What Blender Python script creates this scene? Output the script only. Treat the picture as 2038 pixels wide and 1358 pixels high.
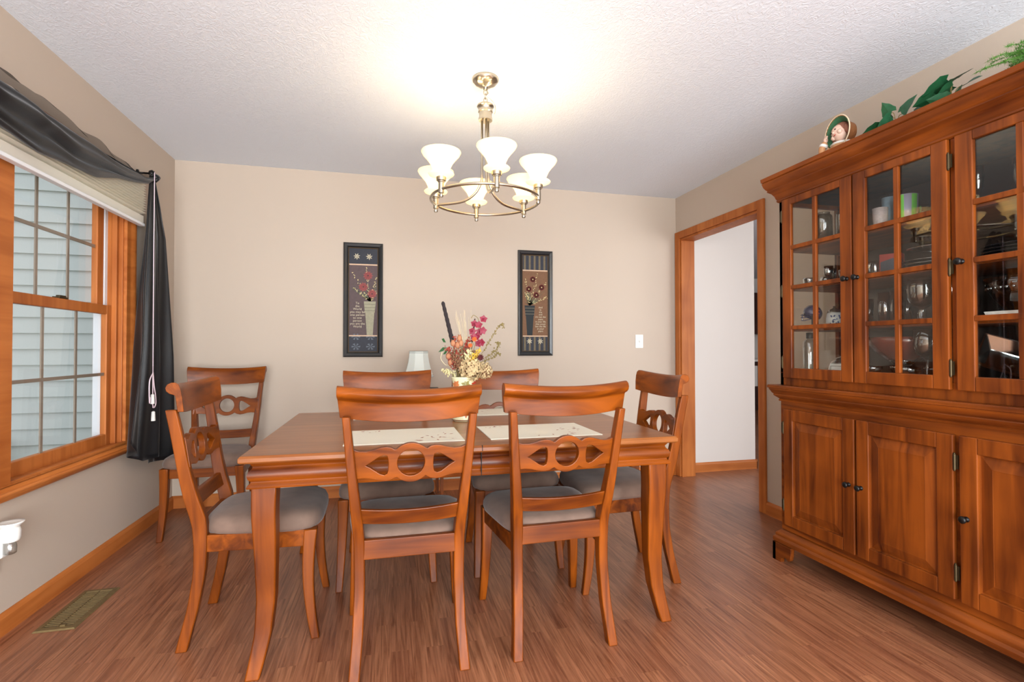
import bpy, bmesh, math, random
from mathutils import Vector, Matrix
random.seed(7)
PI = math.pi
S = bpy.context.scene
COL = S.collection
for o in list(bpy.data.objects): bpy.data.objects.remove(o)

# ------------------------------------------------------------------ camera
cd = bpy.data.cameras.new('camera'); cam = bpy.data.objects.new('camera', cd); COL.objects.link(cam)
cd.sensor_width = 36; cd.lens = 36 * 1008.43 / 2038; cd.clip_start = .05; cd.clip_end = 200
cam.location = (1.4576, -4.0041, 1.1147)
cam.rotation_euler = (PI / 2 + .0139, .0007, -.24008)
S.camera = cam

# ------------------------------------------------------------------ light
S.view_settings.view_transform = 'Standard'; S.view_settings.look = 'None'
S.view_settings.gamma = 1; S.view_settings.use_curve_mapping = False
S.view_settings.exposure = .38
W = bpy.data.worlds.new('sky'); S.world = W; W.use_nodes = True
bg = W.node_tree.nodes['Background']; bg.inputs[0].default_value = (.88, .94, 1, 1); bg.inputs[1].default_value = 1.3

def area(name, loc, rot, sx, sy, power, col, spread=180):
    l = bpy.data.lights.new(name, 'AREA'); l.shape = 'RECTANGLE'; l.size = sx; l.size_y = sy; l.energy = power; l.color = col
    l.spread = math.radians(spread)
    o = bpy.data.objects.new(name, l); COL.objects.link(o); o.location = loc; o.rotation_euler = rot
    return o
# added fill light behind the camera, set outside an invented patio door
area('rear_fill', (1.9, -6.15, 1.25), (PI / 2 + .14, 0, 0), 3.5, 2.3, 400, (.97, .985, 1))
# added area light brightening hall and kitchen, in place of an unseen window
area('hall_fill', (6.4, -3.3, 1.5), (PI / 2, 0, 0), 2.6, 1.8, 85, (.93, .96, 1))
# ------------------------------------------------------------------ materials
def srgb(r, g, b):
    f = lambda c: (c / 255 / 12.92) if c / 255 <= .04045 else ((c / 255 + .055) / 1.055) ** 2.4
    return (f(r), f(g), f(b), 1)
def newmat(name):
    m = bpy.data.materials.new(name); m.use_nodes = True
    nt = m.node_tree; b = nt.nodes['Principled BSDF']
    return m, nt, b
def plain(name, col, rough=.5, metal=0, bump=0, bscale=60, var=0, sheen=0, spec=.5, coat=0):
    m, nt, b = newmat(name)
    b.inputs['Base Color'].default_value = col; b.inputs['Roughness'].default_value = rough; b.inputs['Metallic'].default_value = metal
    b.inputs['Specular IOR Level'].default_value = spec
    if coat: b.inputs['Coat Weight'].default_value = coat; b.inputs['Coat Roughness'].default_value = .15
    if sheen: b.inputs['Sheen Weight'].default_value = sheen; b.inputs['Sheen Roughness'].default_value = .4
    tc = nt.nodes.new('ShaderNodeTexCoord')
    n = nt.nodes.new('ShaderNodeTexNoise'); n.inputs['Scale'].default_value = bscale; n.inputs['Detail'].default_value = 4
    nt.links.new(tc.outputs['Object'], n.inputs['Vector'])
    if bump:
        bp = nt.nodes.new('ShaderNodeBump'); bp.inputs['Strength'].default_value = bump; bp.inputs['Distance'].default_value = .004
        nt.links.new(n.outputs['Fac'], bp.inputs['Height']); nt.links.new(bp.outputs['Normal'], b.inputs['Normal'])
    if var:
        mx = nt.nodes.new('ShaderNodeMixRGB'); mx.blend_type = 'MULTIPLY'; mx.inputs['Fac'].default_value = var
        rp = nt.nodes.new('ShaderNodeValToRGB'); rp.color_ramp.elements[0].position = .35; rp.color_ramp.elements[1].position = .65
        rp.color_ramp.elements[0].color = (.45, .45, .45, 1)
        mx.inputs['Color1'].default_value = col
        nt.links.new(n.outputs['Fac'], rp.inputs['Fac']); nt.links.new(rp.outputs['Color'], mx.inputs['Color2'])
        nt.links.new(mx.outputs['Color'], b.inputs['Base Color'])
    return m
def wood(name, dark, light, axis='z', rough=.32, sc=1.0, coat=.25):
    m, nt, b = newmat(name)
    tc = nt.nodes.new('ShaderNodeTexCoord'); mp = nt.nodes.new('ShaderNodeMapping')
    s = [22 * sc, 22 * sc, 22 * sc]; s['xyz'.index(axis)] = 1.6 * sc
    mp.inputs['Scale'].default_value = s
    n = nt.nodes.new('ShaderNodeTexNoise'); n.inputs['Scale'].default_value = 1; n.inputs['Detail'].default_value = 6; n.inputs['Distortion'].default_value = .9
    n2 = nt.nodes.new('ShaderNodeTexNoise'); n2.inputs['Scale'].default_value = 3.2; n2.inputs['Detail'].default_value = 2
    rp = nt.nodes.new('ShaderNodeValToRGB'); rp.color_ramp.elements[0].position = .36; rp.color_ramp.elements[1].position = .64
    rp.color_ramp.elements[0].color = dark; rp.color_ramp.elements[1].color = light
    mx = nt.nodes.new('ShaderNodeMath'); mx.operation = 'MULTIPLY_ADD'; mx.inputs[1].default_value = .45
    nt.links.new(tc.outputs['Object'], mp.inputs['Vector']); nt.links.new(mp.outputs[0], n.inputs['Vector']); nt.links.new(tc.outputs['Object'], n2.inputs['Vector'])
    sub = nt.nodes.new('ShaderNodeMath'); sub.operation = 'MULTIPLY'; sub.inputs[1].default_value = .6
    nt.links.new(n2.outputs['Fac'], mx.inputs[0]); nt.links.new(n.outputs['Fac'], sub.inputs[0]); nt.links.new(sub.outputs[0], mx.inputs[2])
    nt.links.new(mx.outputs[0], rp.inputs['Fac']); nt.links.new(rp.outputs['Color'], b.inputs['Base Color'])
    b.inputs['Roughness'].default_value = rough + .08; b.inputs['Coat Weight'].default_value = coat * .4; b.inputs['Coat Roughness'].default_value = .2; b.inputs['Specular IOR Level'].default_value = .22
    bp = nt.nodes.new('ShaderNodeBump'); bp.inputs['Strength'].default_value = .06; bp.inputs['Distance'].default_value = .002
    nt.links.new(n.outputs['Fac'], bp.inputs['Height']); nt.links.new(bp.outputs['Normal'], b.inputs['Normal'])
    return m
def glassy(name, tint=(1, 1, 1, 1), ior=1.45, extra=0.0, rough=.01, edge=0.0):
    """thin clear glass: straight-through transmission plus Fresnel mirror"""
    m = bpy.data.materials.new(name); m.use_nodes = True; nt = m.node_tree; nt.nodes.clear()
    out = nt.nodes.new('ShaderNodeOutputMaterial'); t = nt.nodes.new('ShaderNodeBsdfTransparent'); t.inputs[0].default_value = tint
    g = nt.nodes.new('ShaderNodeBsdfGlossy'); g.inputs['Roughness'].default_value = rough; g.inputs[0].default_value = (1, 1, 1, 1)
    f0 = ((ior - 1) / (ior + 1)) ** 2   # Schlick, the same from either side of the thin glass
    lwf = nt.nodes.new('ShaderNodeLayerWeight'); lwf.inputs[0].default_value = .5
    pw_ = nt.nodes.new('ShaderNodeMath'); pw_.operation = 'POWER'; pw_.inputs[1].default_value = 5; nt.links.new(lwf.outputs['Facing'], pw_.inputs[0])
    f = nt.nodes.new('ShaderNodeMath'); f.operation = 'MULTIPLY_ADD'; f.inputs[1].default_value = 1 - f0; f.inputs[2].default_value = f0; nt.links.new(pw_.outputs[0], f.inputs[0])
    a = nt.nodes.new('ShaderNodeMath'); a.operation = 'ADD'; a.inputs[1].default_value = extra; a.use_clamp = True
    mx = nt.nodes.new('ShaderNodeMixShader')
    nt.links.new(f.outputs[0], a.inputs[0]); nt.links.new(a.outputs[0], mx.inputs[0]); nt.links.new(t.outputs[0], mx.inputs[1]); nt.links.new(g.outputs[0], mx.inputs[2])
    if edge:   # glass seen edge-on is denser
        lw = nt.nodes.new('ShaderNodeLayerWeight'); lw.inputs[0].default_value = .35
        c = nt.nodes.new('ShaderNodeMixRGB'); c.inputs[1].default_value = tint; c.inputs[2].default_value = tuple(x * (1 - edge) for x in tint[:3]) + (1,)
        nt.links.new(lw.outputs['Facing'], c.inputs[0]); nt.links.new(c.outputs[0], t.inputs[0])
    nt.links.new(mx.outputs[0], out.inputs[0]); return m
def sheer(name, col, opac, trans=.25):
    """woven fabric: some of the light goes through the weave"""
    m = bpy.data.materials.new(name); m.use_nodes = True; nt = m.node_tree; nt.nodes.clear()
    out = nt.nodes.new('ShaderNodeOutputMaterial'); d = nt.nodes.new('ShaderNodeBsdfDiffuse'); d.inputs[0].default_value = col
    tl = nt.nodes.new('ShaderNodeBsdfTranslucent'); tl.inputs[0].default_value = col
    tr = nt.nodes.new('ShaderNodeBsdfTransparent'); m1 = nt.nodes.new('ShaderNodeMixShader'); m1.inputs[0].default_value = trans
    m2 = nt.nodes.new('ShaderNodeMixShader'); m2.inputs[0].default_value = opac
    nt.links.new(d.outputs[0], m1.inputs[1]); nt.links.new(tl.outputs[0], m1.inputs[2])
    nt.links.new(tr.outputs[0], m2.inputs[1]); nt.links.new(m1.outputs[0], m2.inputs[2]); nt.links.new(m2.outputs[0], out.inputs[0]); return m

def floor_mat():
    m, nt, b = newmat('laminate planks')
    tc = nt.nodes.new('ShaderNodeTexCoord'); mp = nt.nodes.new('ShaderNodeMapping'); mp.inputs['Rotation'].default_value = (0, 0, PI / 2)
    br = nt.nodes.new('ShaderNodeTexBrick'); br.offset = .37; br.offset_frequency = 2
    br.inputs['Color1'].default_value = (0, 0, 0, 1); br.inputs['Color2'].default_value = (1, 1, 1, 1); br.inputs['Mortar'].default_value = (.25, .25, .25, 1)
    br.inputs['Scale'].default_value = 1; br.inputs['Brick Width'].default_value = .52; br.inputs['Row Height'].default_value = .064
    br.inputs['Mortar Size'].default_value = .0008; br.inputs['Mortar Smooth'].default_value = .1
    nt.links.new(tc.outputs['Object'], mp.inputs[0]); nt.links.new(mp.outputs[0], br.inputs['Vector'])
    # grain, shifted per strip
    mg = nt.nodes.new('ShaderNodeMapping'); mg.inputs['Scale'].default_value = (80, 3.2, 1)
    add = nt.nodes.new('ShaderNodeVectorMath'); add.operation = 'MULTIPLY_ADD'; add.inputs[1].default_value = (7, 31, 0)
    nt.links.new(br.outputs['Color'], add.inputs[0]); nt.links.new(tc.outputs['Object'], add.inputs[2]); nt.links.new(add.outputs[0], mg.inputs[0])
    n = nt.nodes.new('ShaderNodeTexNoise'); n.inputs['Scale'].default_value = 1; n.inputs['Detail'].default_value = 7; n.inputs['Distortion'].default_value = 1.2
    nt.links.new(mg.outputs[0], n.inputs['Vector'])
    r1 = nt.nodes.new('ShaderNodeValToRGB'); r1.color_ramp.elements[0].position = .3; r1.color_ramp.elements[1].position = .7
    r1.color_ramp.elements[0].color = srgb(112, 66, 42); r1.color_ramp.elements[1].color = srgb(170, 114, 82)
    nt.links.new(n.outputs['Fac'], r1.inputs[0])
    mx = nt.nodes.new('ShaderNodeMixRGB'); mx.blend_type = 'MULTIPLY'; mx.inputs[0].default_value = 1
    r2 = nt.nodes.new('ShaderNodeValToRGB'); r2.color_ramp.elements[0].color = (.78, .72, .72, 1); r2.color_ramp.elements[1].color = (1.0, 1.0, .97, 1)
    nt.links.new(br.outputs['Color'], r2.inputs[0]); nt.links.new(r1.outputs[0], mx.inputs[1]); nt.links.new(r2.outputs[0], mx.inputs[2])
    nt.links.new(mx.outputs[0], b.inputs['Base Color']); b.inputs['Roughness'].default_value = .33
    bp = nt.nodes.new('ShaderNodeBump'); bp.inputs['Strength'].default_value = .12; bp.inputs['Distance'].default_value = .002
    nt.links.new(n.outputs['Fac'], bp.inputs['Height']); nt.links.new(bp.outputs[0], b.inputs['Normal'])
    return m
def ceiling_mat():
    m, nt, b = newmat('stomped ceiling texture')
    b.inputs['Base Color'].default_value = srgb(226, 233, 242); b.inputs['Roughness'].default_value = .9
    tc = nt.nodes.new('ShaderNodeTexCoord')
    mp = nt.nodes.new('ShaderNodeMapping'); mp.inputs['Scale'].default_value = (45, 28, 1); mp.inputs['Rotation'].default_value = (0, 0, .6)
    n = nt.nodes.new('ShaderNodeTexNoise'); n.inputs['Scale'].default_value = 1; n.inputs['Detail'].default_value = 3; n.inputs['Distortion'].default_value = 2.5
    nt.links.new(tc.outputs['Object'], mp.inputs[0]); nt.links.new(mp.outputs[0], n.inputs['Vector'])
    r = nt.nodes.new('ShaderNodeValToRGB'); r.color_ramp.elements[0].position = .45; r.color_ramp.elements[1].position = .6
    nt.links.new(n.outputs['Fac'], r.inputs[0])
    bp = nt.nodes.new('ShaderNodeBump'); bp.inputs['Strength'].default_value = .35; bp.inputs['Distance'].default_value = .003
    nt.links.new(r.outputs[0], bp.inputs['Height']); nt.links.new(bp.outputs[0], b.inputs['Normal'])
    return m

CH_D, CH_L = srgb(62, 20, 1), srgb(132, 64, 6)
M = {}
for ax in 'xyz':
    M['cherry_' + ax] = wood('cherry wood ' + ax, CH_D, CH_L, ax)
    M['hutch_' + ax] = wood('hutch cherry ' + ax, srgb(66, 24, 4), srgb(130, 64, 16), ax, rough=.36)
    M['oak_' + ax] = wood('honey trim ' + ax, srgb(152, 80, 30), srgb(186, 110, 52), ax, rough=.4, sc=.8, coat=.1)
M['tabletop'] = wood('table top cherry', srgb(108, 56, 20), srgb(146, 88, 42), 'x', rough=.22, coat=.5)
M['floor'] = floor_mat(); M['ceiling'] = ceiling_mat()
M['wall'] = plain('taupe wall paint', srgb(188, 172, 156), .85, bump=.12, bscale=350)
M['wall_hall'] = plain('pale hall paint', srgb(216, 209, 202), .85, bump=.1, bscale=350)
M['seat'] = plain('taupe microsuede', srgb(116, 93, 80), .95, bump=.3, bscale=14, var=.4, sheen=.15)
M['nickel'] = plain('brushed nickel', srgb(188, 180, 164), .28, metal=1, bump=.03, bscale=200)
M['black_metal'] = plain('blackened iron', srgb(28, 26, 25), .4, metal=.6)
M['brass'] = plain('antique brass', srgb(70, 58, 38), .5, metal=.8)
M['vent'] = plain('bronze register', srgb(124, 104, 68), .5, metal=.5, var=.3)
M['dark'] = plain('dark duct', srgb(14, 12, 11), .9)
M['white'] = plain('white plastic', srgb(232, 230, 224), .4)
M['vinyl'] = plain('white vinyl', srgb(228, 230, 232), .45)
M['siding'] = plain('grey blue siding', srgb(192, 194, 190), .7, bump=.15, bscale=120)
M['shade_cream'] = sheer('cream pleated fabric', srgb(246, 242, 230), 1, .45)
M['felt'] = plain('white felt', srgb(220, 216, 210), .95)
M['drape'] = plain('black scarf satin', srgb(12, 13, 16), .42, sheen=.15, bump=.1, bscale=300)
M['drape_thin'] = sheer('thin black voile', srgb(40, 38, 36), .55, .2)
M['window_glass'] = glassy('window glass', (.97, .99, 1, 1), 1.45)
M['cab_glass'] = glassy('cabinet door glass', (.97, .98, .97, 1), 1.45)
M['glass'] = glassy('clear glassware', (.90, .93, .93, 1), 1.5, extra=.15, edge=.5)
M['crystal'] = glassy('cut crystal', (.85, .9, .92, 1), 1.6, extra=.38, rough=.08, edge=.5)
M['mirror'] = plain('smoked cabinet back', srgb(72, 62, 58), .2, metal=.3)
M['frame'] = plain('black picture frame', srgb(22, 24, 26), .32, coat=.4)
M['frame_edge'] = plain('worn bronze edge', srgb(84, 66, 44), .5)
M['mat_cloth'] = plain('ivory placemat', srgb(222, 216, 198), .9, bump=.2, bscale=300, var=.06)
M['black_pl'] = plain('black plastic', srgb(18, 18, 20), .35)
M['cord'] = plain('pink white cord', srgb(238, 214, 222), .7)

# ------------------------------------------------------------------ mesh collector
class MB:
    def __init__(s, T=None): s.v = []; s.f = []; s.mi = []; s.mats = []; s.m = 0; s.T = T or Matrix.Identity(4)
    def add(s, vs, fs):
        k = len(s.v); s.v += [tuple(s.T @ Vector(v)) for v in vs]
        for f in fs: s.f.append([i + k for i in f]); s.mi.append(s.m)
        return s
    def mat(s, m):
        if m not in s.mats: s.mats.append(m)
        s.m = s.mats.index(m); return s
    def box(s, x0, x1, y0, y1, z0, z1):
        return s.add([(x0, y0, z0), (x1, y0, z0), (x1, y1, z0), (x0, y1, z0), (x0, y0, z1), (x1, y0, z1), (x1, y1, z1), (x0, y1, z1)],
                     [(0, 3, 2, 1), (4, 5, 6, 7), (0, 1, 5, 4), (1, 2, 6, 5), (2, 3, 7, 6), (3, 0, 4, 7)])
    def loft(s, rings, cap=True, close=True):
        n = len(rings[0]); vs = [p for r in rings for p in r]; fs = []
        for i in range(len(rings) - 1):
            for j in range(n if close else n - 1):
                a = i * n + j; b = i * n + (j + 1) % n; fs.append((a, b, b + n, a + n))
        if cap: fs.append(tuple(range(n))[::-1]); fs.append(tuple(range((len(rings) - 1) * n, len(rings) * n)))
        return s.add(vs, fs)
    def lathe(s, prof, c=(0, 0, 0), n=24, ax='z', cap=False):
        rings = []
        for r, z in prof:
            ring = []
            for k in range(n):
                a = 2 * PI * k / n; p = (r * math.cos(a), r * math.sin(a), z)
                if ax == 'x': p = (p[2], p[0], p[1])
                elif ax == 'y': p = (p[1], p[2], p[0])
                ring.append((c[0] + p[0], c[1] + p[1], c[2] + p[2]))
            rings.append(ring)
        return s.loft(rings, cap=cap)
    def tube(s, pts, r, n=8, cap=True, close=False):
        pts = [Vector(p) for p in pts]; rings = []; N = len(pts)
        rr = r if isinstance(r, (list, tuple)) else [r] * N
        up = None
        for i, p in enumerate(pts):
            if close: t = pts[(i + 1) % N] - pts[i - 1]
            else: t = pts[min(i + 1, N - 1)] - pts[max(i - 1, 0)]
            if t.length < 1e-9: t = Vector((0, 0, 1))
            t.normalize()
            if up is None:
                up = Vector((0, 0, 1)) if abs(t.z) < .9 else Vector((1, 0, 0))
            a = t.cross(up)
            if a.length < 1e-6: a = t.orthogonal()
            a.normalize(); b = a.cross(t); up = b
            rings.append([tuple(p + rr[i] * (math.cos(2 * PI * k / n) * a + math.sin(2 * PI * k / n) * b)) for k in range(n)])
        if close: rings.append(rings[0]); return s.loft(rings, cap=False)
        return s.loft(rings, cap=cap)
    def sphere(s, c, r, n=12, m=8, sc=(1, 1, 1)):
        rings = []
        for i in range(m + 1):
            t = PI * i / m; rr = max(math.sin(t), 1e-3)
            rings.append([(c[0] + r * sc[0] * rr * math.cos(2 * PI * k / n), c[1] + r * sc[1] * rr * math.sin(2 * PI * k / n), c[2] - r * sc[2] * math.cos(t)) for k in range(n)])
        return s.loft(rings)
    def prism(s, poly, d0, d1, fn):
        """poly 2-D outline extruded between d0 and d1; fn(a,b,d)->xyz"""
        n = len(poly); vs = [fn(a, b, d0) for a, b in poly] + [fn(a, b, d1) for a, b in poly]
        fs = [tuple(range(n))[::-1], tuple(range(n, 2 * n))] + [(i, (i + 1) % n, (i + 1) % n + n, i + n) for i in range(n)]
        return s.add(vs, fs)
    def molding(s, prof, x0, x1, y0, y1):
        """closed moulding round a rectangle; prof = [(out, z)] outer face"""
        rings = []
        for o, z in prof: rings.append([(x0 - o, y0 - o, z), (x1 + o, y0 - o, z), (x1 + o, y1 + o, z), (x0 - o, y1 + o, z)])
        return s.loft(rings, cap=True)
    def build(s, name, mat=None, parent=None, smooth=False, bevel=0, autosmooth=None, loc=None):
        me = bpy.data.meshes.new(name); me.from_pydata(s.v, [], s.f)
        ms = s.mats if s.mats else [mat]
        for m in ms: me.materials.append(m)
        if s.mats: me.polygons.foreach_set('material_index', s.mi)
        bm = bmesh.new(); bm.from_mesh(me); bmesh.ops.recalc_face_normals(bm, faces=bm.faces); bm.to_mesh(me); bm.free()
        if smooth or autosmooth:
            me.polygons.foreach_set('use_smooth', [True] * len(me.polygons))
            if autosmooth: me.set_sharp_from_angle(angle=math.radians(autosmooth))
        me.update()
        o = bpy.data.objects.new(name, me); COL.objects.link(o)
        if parent: o.parent = parent
        if loc: o.location = loc
        if bevel:
            b = o.modifiers.new('bevel', 'BEVEL'); b.width = bevel; b.segments = 2; b.limit_method = 'ANGLE'; b.angle_limit = math.radians(40)
        return o
def thing(name, label, cat, loc=(0, 0, 0), rz=0, group=None):
    o = bpy.data.objects.new(name, None); COL.objects.link(o); o.location = loc; o.rotation_euler = (0, 0, rz)
    o.empty_display_size = .05
    return tag(o, label, cat, group)
def tag(o, label, cat, group=None):
    o['label'] = label; o['category'] = cat
    if group: o['group'] = group
    return o
def struct(o): o['kind'] = 'structure'; return o
def dup(root, loc, rz, label, group=None):
    r = root.copy(); COL.objects.link(r); r.location = loc; r.rotation_euler = (0, 0, rz); r['label'] = label
    if group: r['group'] = group
    for ch in list(root.children):
        c = ch.copy(); COL.objects.link(c); c.parent = r
        for g in list(ch.children):
            d = g.copy(); COL.objects.link(d); d.parent = c
    return r
def interp(tab, z):
    if z <= tab[0][0]: return tab[0][1:]
    for a, b in zip(tab, tab[1:]):
        if z <= b[0]:
            t = (z - a[0]) / (b[0] - a[0]); return [u + (v - u) * t for u, v in zip(a[1:], b[1:])]
    return tab[-1][1:]
def smooth_curve(pts, k=6):
    P = [Vector(p) for p in pts]; out = []
    for i in range(len(P) - 1):
        p0 = P[max(i - 1, 0)]; p1 = P[i]; p2 = P[i + 1]; p3 = P[min(i + 2, len(P) - 1)]
        for j in range(k):
            t = j / k
            out.append(.5 * ((2 * p1) + (-p0 + p2) * t + (2 * p0 - 5 * p1 + 4 * p2 - p3) * t * t + (-p0 + 3 * p1 - 3 * p2 + p3) * t ** 3))
    out.append(P[-1]); return out
def text_mesh(txt, size, mat, name, T, parent=None, ext=.0004, align='CENTER', space=1.0):
    c = bpy.data.curves.new(name, 'FONT'); c.body = txt; c.size = size; c.extrude = ext; c.align_x = align; c.space_line = space
    o = bpy.data.objects.new(name, c); COL.objects.link(o)
    dg = bpy.context.evaluated_depsgraph_get(); me = bpy.data.meshes.new_from_object(o.evaluated_get(dg))
    me.materials.clear(); me.materials.append(mat); me.transform(T)
    bpy.data.objects.remove(o)
    r = bpy.data.objects.new(name, me); COL.objects.link(r)
    if parent: r.parent = parent
    return r

# ================================================================== SETTING
RW, H, YF = 3.932, 2.44, -6.0
MB().box(-.1, 9.2, YF - .1, 5.2, -.12, 0).build('floor', M['floor'])
struct(bpy.data.objects['floor'])
struct(MB().box(-.1, 9.2, YF - .1, 5.2, H, H + .12).build('ceiling', M['ceiling']))
struct(MB().box(-.15, RW + .12, .0, .14, 0, H).build('wall_back', M['wall']))
# window wall with two openings
WY = [(-.69, -1.61), (-1.71, -2.63)]; WZ0, WZ1 = .562, 2.05
wl = MB(); wl.box(-.14, 0, -.69, 0, 0, H).box(-.14, 0, YF, -2.63, 0, H).box(-.14, 0, -2.63, -.69, 0, WZ0).box(-.14, 0, -2.63, -.69, WZ1, H)
wl.box(-.14, 0, -1.71, -1.61, WZ0, WZ1)
struct(wl.build('wall_left', M['wall']))
# doorway wall
DY0, DY1, DZ = -.075, -1.04, 2.065
wr = MB(); wr.box(RW, RW + .12, DY0, 0, 0, H).box(RW, RW + .12, YF, DY1, 0, H).box(RW, RW + .12, DY1, DY0, DZ, H)
struct(wr.build('wall_right', M['wall']))
# wall behind the camera; its patio opening is added to admit the fill light
wf = MB(); wf.box(-.14, .2, YF - .12, YF, 0, H).box(3.6, RW + .12, YF - .12, YF, 0, H).box(.2, 3.6, YF - .12, YF, 2.15, H)
struct(wf.build('wall_front', M['wall']))
pd = MB()
for x in (.2, 1.3, 1.93, 2.5, 3.54): pd.box(x, x + .06, YF - .08, YF - .03, .0, 2.15)
pd.box(.2, 3.6, YF - .08, YF - .03, 2.09, 2.15).box(.2, 3.6, YF - .08, YF - .03, 0, .08)
pdo = struct(pd.build('added_door', M['vinyl']))  # unseen patio door, added as a frame for the rear fill light
MB().box(.26, 3.54, YF - .058, YF - .052, .08, 2.09).build('pane', M['window_glass'], pdo)
# hall and kitchen beyond
struct(MB().box(RW + .12, 4.763, .03, .15, 0, H).box(4.643, 4.763, .15, 2.1, 0, H).build('wall_hall', M['wall_hall']))
struct(MB().box(4.64, 9.1, 4.3, 4.4, 0, H).build('wall_kitchen', M['wall_hall']))
struct(MB().box(9.1, 9.2, YF, 4.4, 0, H).build('wall_east', M['wall_hall']))
struct(MB().box(RW + .12, 9.1, -3.7, -3.6, 0, H).build('wall_south', M['wall_hall']))
struct(MB().box(4.643, 4.763, 2.1, 4.3, 0, H).build('wall_north', M['wall_hall']))

def base_prof(h=.085, t=.014): return [(0, 0), (t, 0), (t, h - .018), (t * .75, h - .010), (t * .45, h - .004), (t * .3, h), (0, h)]
def baseboard(name, p0, p1, nrm, mat):
    """straight board, nrm = outward direction"""
    a = Vector(p0); b = Vector(p1); n = Vector(nrm)
    m = MB(); m.loft([[tuple(a + n * o + Vector((0, 0, z))) for o, z in base_prof()], [tuple(b + n * o + Vector((0, 0, z))) for o, z in base_prof()]])
    return struct(m.build(name, mat, bevel=0))
baseboard('baseboard_left', (0, YF, 0), (0, 0, 0), (1, 0, 0), M['oak_y'])
baseboard('baseboard_back', (0, 0, 0), (RW, 0, 0), (0, -1, 0), M['oak_x'])
baseboard('baseboard_right', (RW, YF, 0), (RW, -1.094, 0), (-1, 0, 0), M['oak_y'])
baseboard('baseboard_hall', (RW + .12, .03, 0), (4.777, .03, 0), (0, -1, 0), M['oak_x'])
baseboard('baseboard_hall_end', (4.763, .016, 0), (4.763, 2.1, 0), (1, 0, 0), M['oak_y'])

# door casing (trim) and jamb
t = MB()
t.box(RW - .018, RW, -.079, -.012, 0, DZ + .062).box(RW - .018, RW, -1.099, -1.036, 0, DZ + .062).box(RW - .018, RW, -1.036, -.079, DZ, DZ + .062)
struct(t.build('trim_1', M['oak_z'], bevel=.004))
t = MB(); t.box(RW - .004, RW + .124, -.095, -.075, 0, DZ).box(RW - .004, RW + .124, -1.045, -1.03, 0, DZ).box(RW - .004, RW + .124, -1.03, -.095, DZ - .018, DZ)
struct(t.build('trim_2', M['oak_z'], bevel=.002))

# ---------------------------------------------------------------- window
def window(name, ya, yb):
    """ya nearer the back wall (greater y)"""
    m = MB()   # jamb liner and stops
    m.box(-.13, .0, ya - .012, ya, WZ0, WZ1).box(-.13, 0, yb, yb + .012, WZ0, WZ1).box(-.13, 0, yb, ya, WZ1 - .012, WZ1).box(-.13, .0, yb, ya, WZ0, WZ0 + .012)
    m.box(-.045, -.02, ya - .035, ya - .012, WZ0, WZ1).box(-.045, -.02, yb + .012, yb + .035, WZ0, WZ1)
    w = struct(m.build(name, M['oak_z'], bevel=.002))
    tr = MB(); tr.box(-.128, -.075, ya - .04, ya - .012, WZ0 + .01, WZ1 - .01).box(-.128, -.075, yb + .012, yb + .04, WZ0 + .01, WZ1 - .01)
    tr.build('jamb_liner', M['vinyl'], w)
    y0, y1 = yb + .02, ya - .02
    ym = 1.332
    for nm, x0, x1, z0, z1, bot, top in (('lower_sash', -.075, -.045, WZ0 + .012, ym + .02, .07, .05), ('upper_sash', -.108, -.078, ym - .02, WZ1 - .012, .04, .05)):
        s = MB(); a0, a1 = (y0 - .005, y1 + .005) if nm[0] == 'l' else (y0 + .025, y1 - .025)
        st = .062; s.box(x0, x1, a0, a0 + st, z0, z1).box(x0, x1, a1 - st, a1, z0, z1).box(x0, x1, a0 + st, a1 - st, z0, z0 + bot).box(x0, x1, a0 + st, a1 - st, z1 - top, z1)
        so = s.build(nm, M['oak_z'], w, bevel=.004)
        xm = (x0 + x1) / 2
        MB().box(xm - .008, xm + .008, a0 + .055, a1 - .055, z0 + bot - .005, z1 - top + .005).build('pane', M['window_glass'], so)
        g = MB(); b0, b1 = a0 + .062, a1 - .062; q0, q1 = z0 + bot, z1 - top
        for f in (1 / 3, 2 / 3): yy = b0 + (b1 - b0) * f; g.box(xm - .003, xm + .003, yy - .008, yy + .008, q0, q1)
        zz = (q0 + q1) / 2; g.box(xm - .004, xm + .004, b0, b1, zz - .008, zz + .008)
        g.build('grille', plain_grille, so)
        if nm[0] == 'l':
            k = MB(); yc = (b0 + b1) / 2; k.box(x0 - .0, x1, yc - .035, yc + .035, z1, z1 + .008); k.box(x0 + .006, x1 - .006, yc - .018, yc + .03, z1 + .008, z1 + .016)
            k.build('sash_lock', M['brass'], so, bevel=.002)
    return w
plain_grille = plain('tan grille', srgb(138, 122, 106), .5)
window('window_1', *WY[0]); window('window_2', *WY[1])
# casing and stool moulding round the pair
cz0, cz1, cy0, cy1 = .52, 2.135, -2.72, -.602
c = MB()
def casing_prof(d): return [(0, 0), (.014, 0), (.018, .02), (.018, .05), (.026, .062), (.03, .075), (.024, .088), (.014, .096), (0, .1)]
rings = []
for d, tt in [(0, 0), (0, .016), (.02, .02), (.05, .02), (.06, .03), (.075, .034), (.088, .028), (.098, .02), (.098, 0)]:
    # d measured outwards from inner edge
    iy0, iy1, iz0, iz1 = cy0 + .09 - d * .92, cy1 - .09 + d * .92, cz0 + .07 - d * .714, cz1 - .09 + d * .92
    rings.append([(tt, iy0, iz0), (tt, iy1, iz0), (tt, iy1, iz1), (tt, iy0, iz1)])
rings.append(rings[0])
c.loft(rings, cap=False)
c.box(0, .022, -1.72, -1.60, cz0 + .065, cz1 - .085)
struct(c.build('trim_3', M['oak_y'], autosmooth=50))
c = MB(); c.box(-.045, .02, -2.62, -.70, WZ0 + .012, WZ0 + .022).build('window_reveal', M['oak_z']); struct(bpy.data.objects['window_reveal']); bpy.data.objects['window_reveal'].name = 'trim_4'
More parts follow.
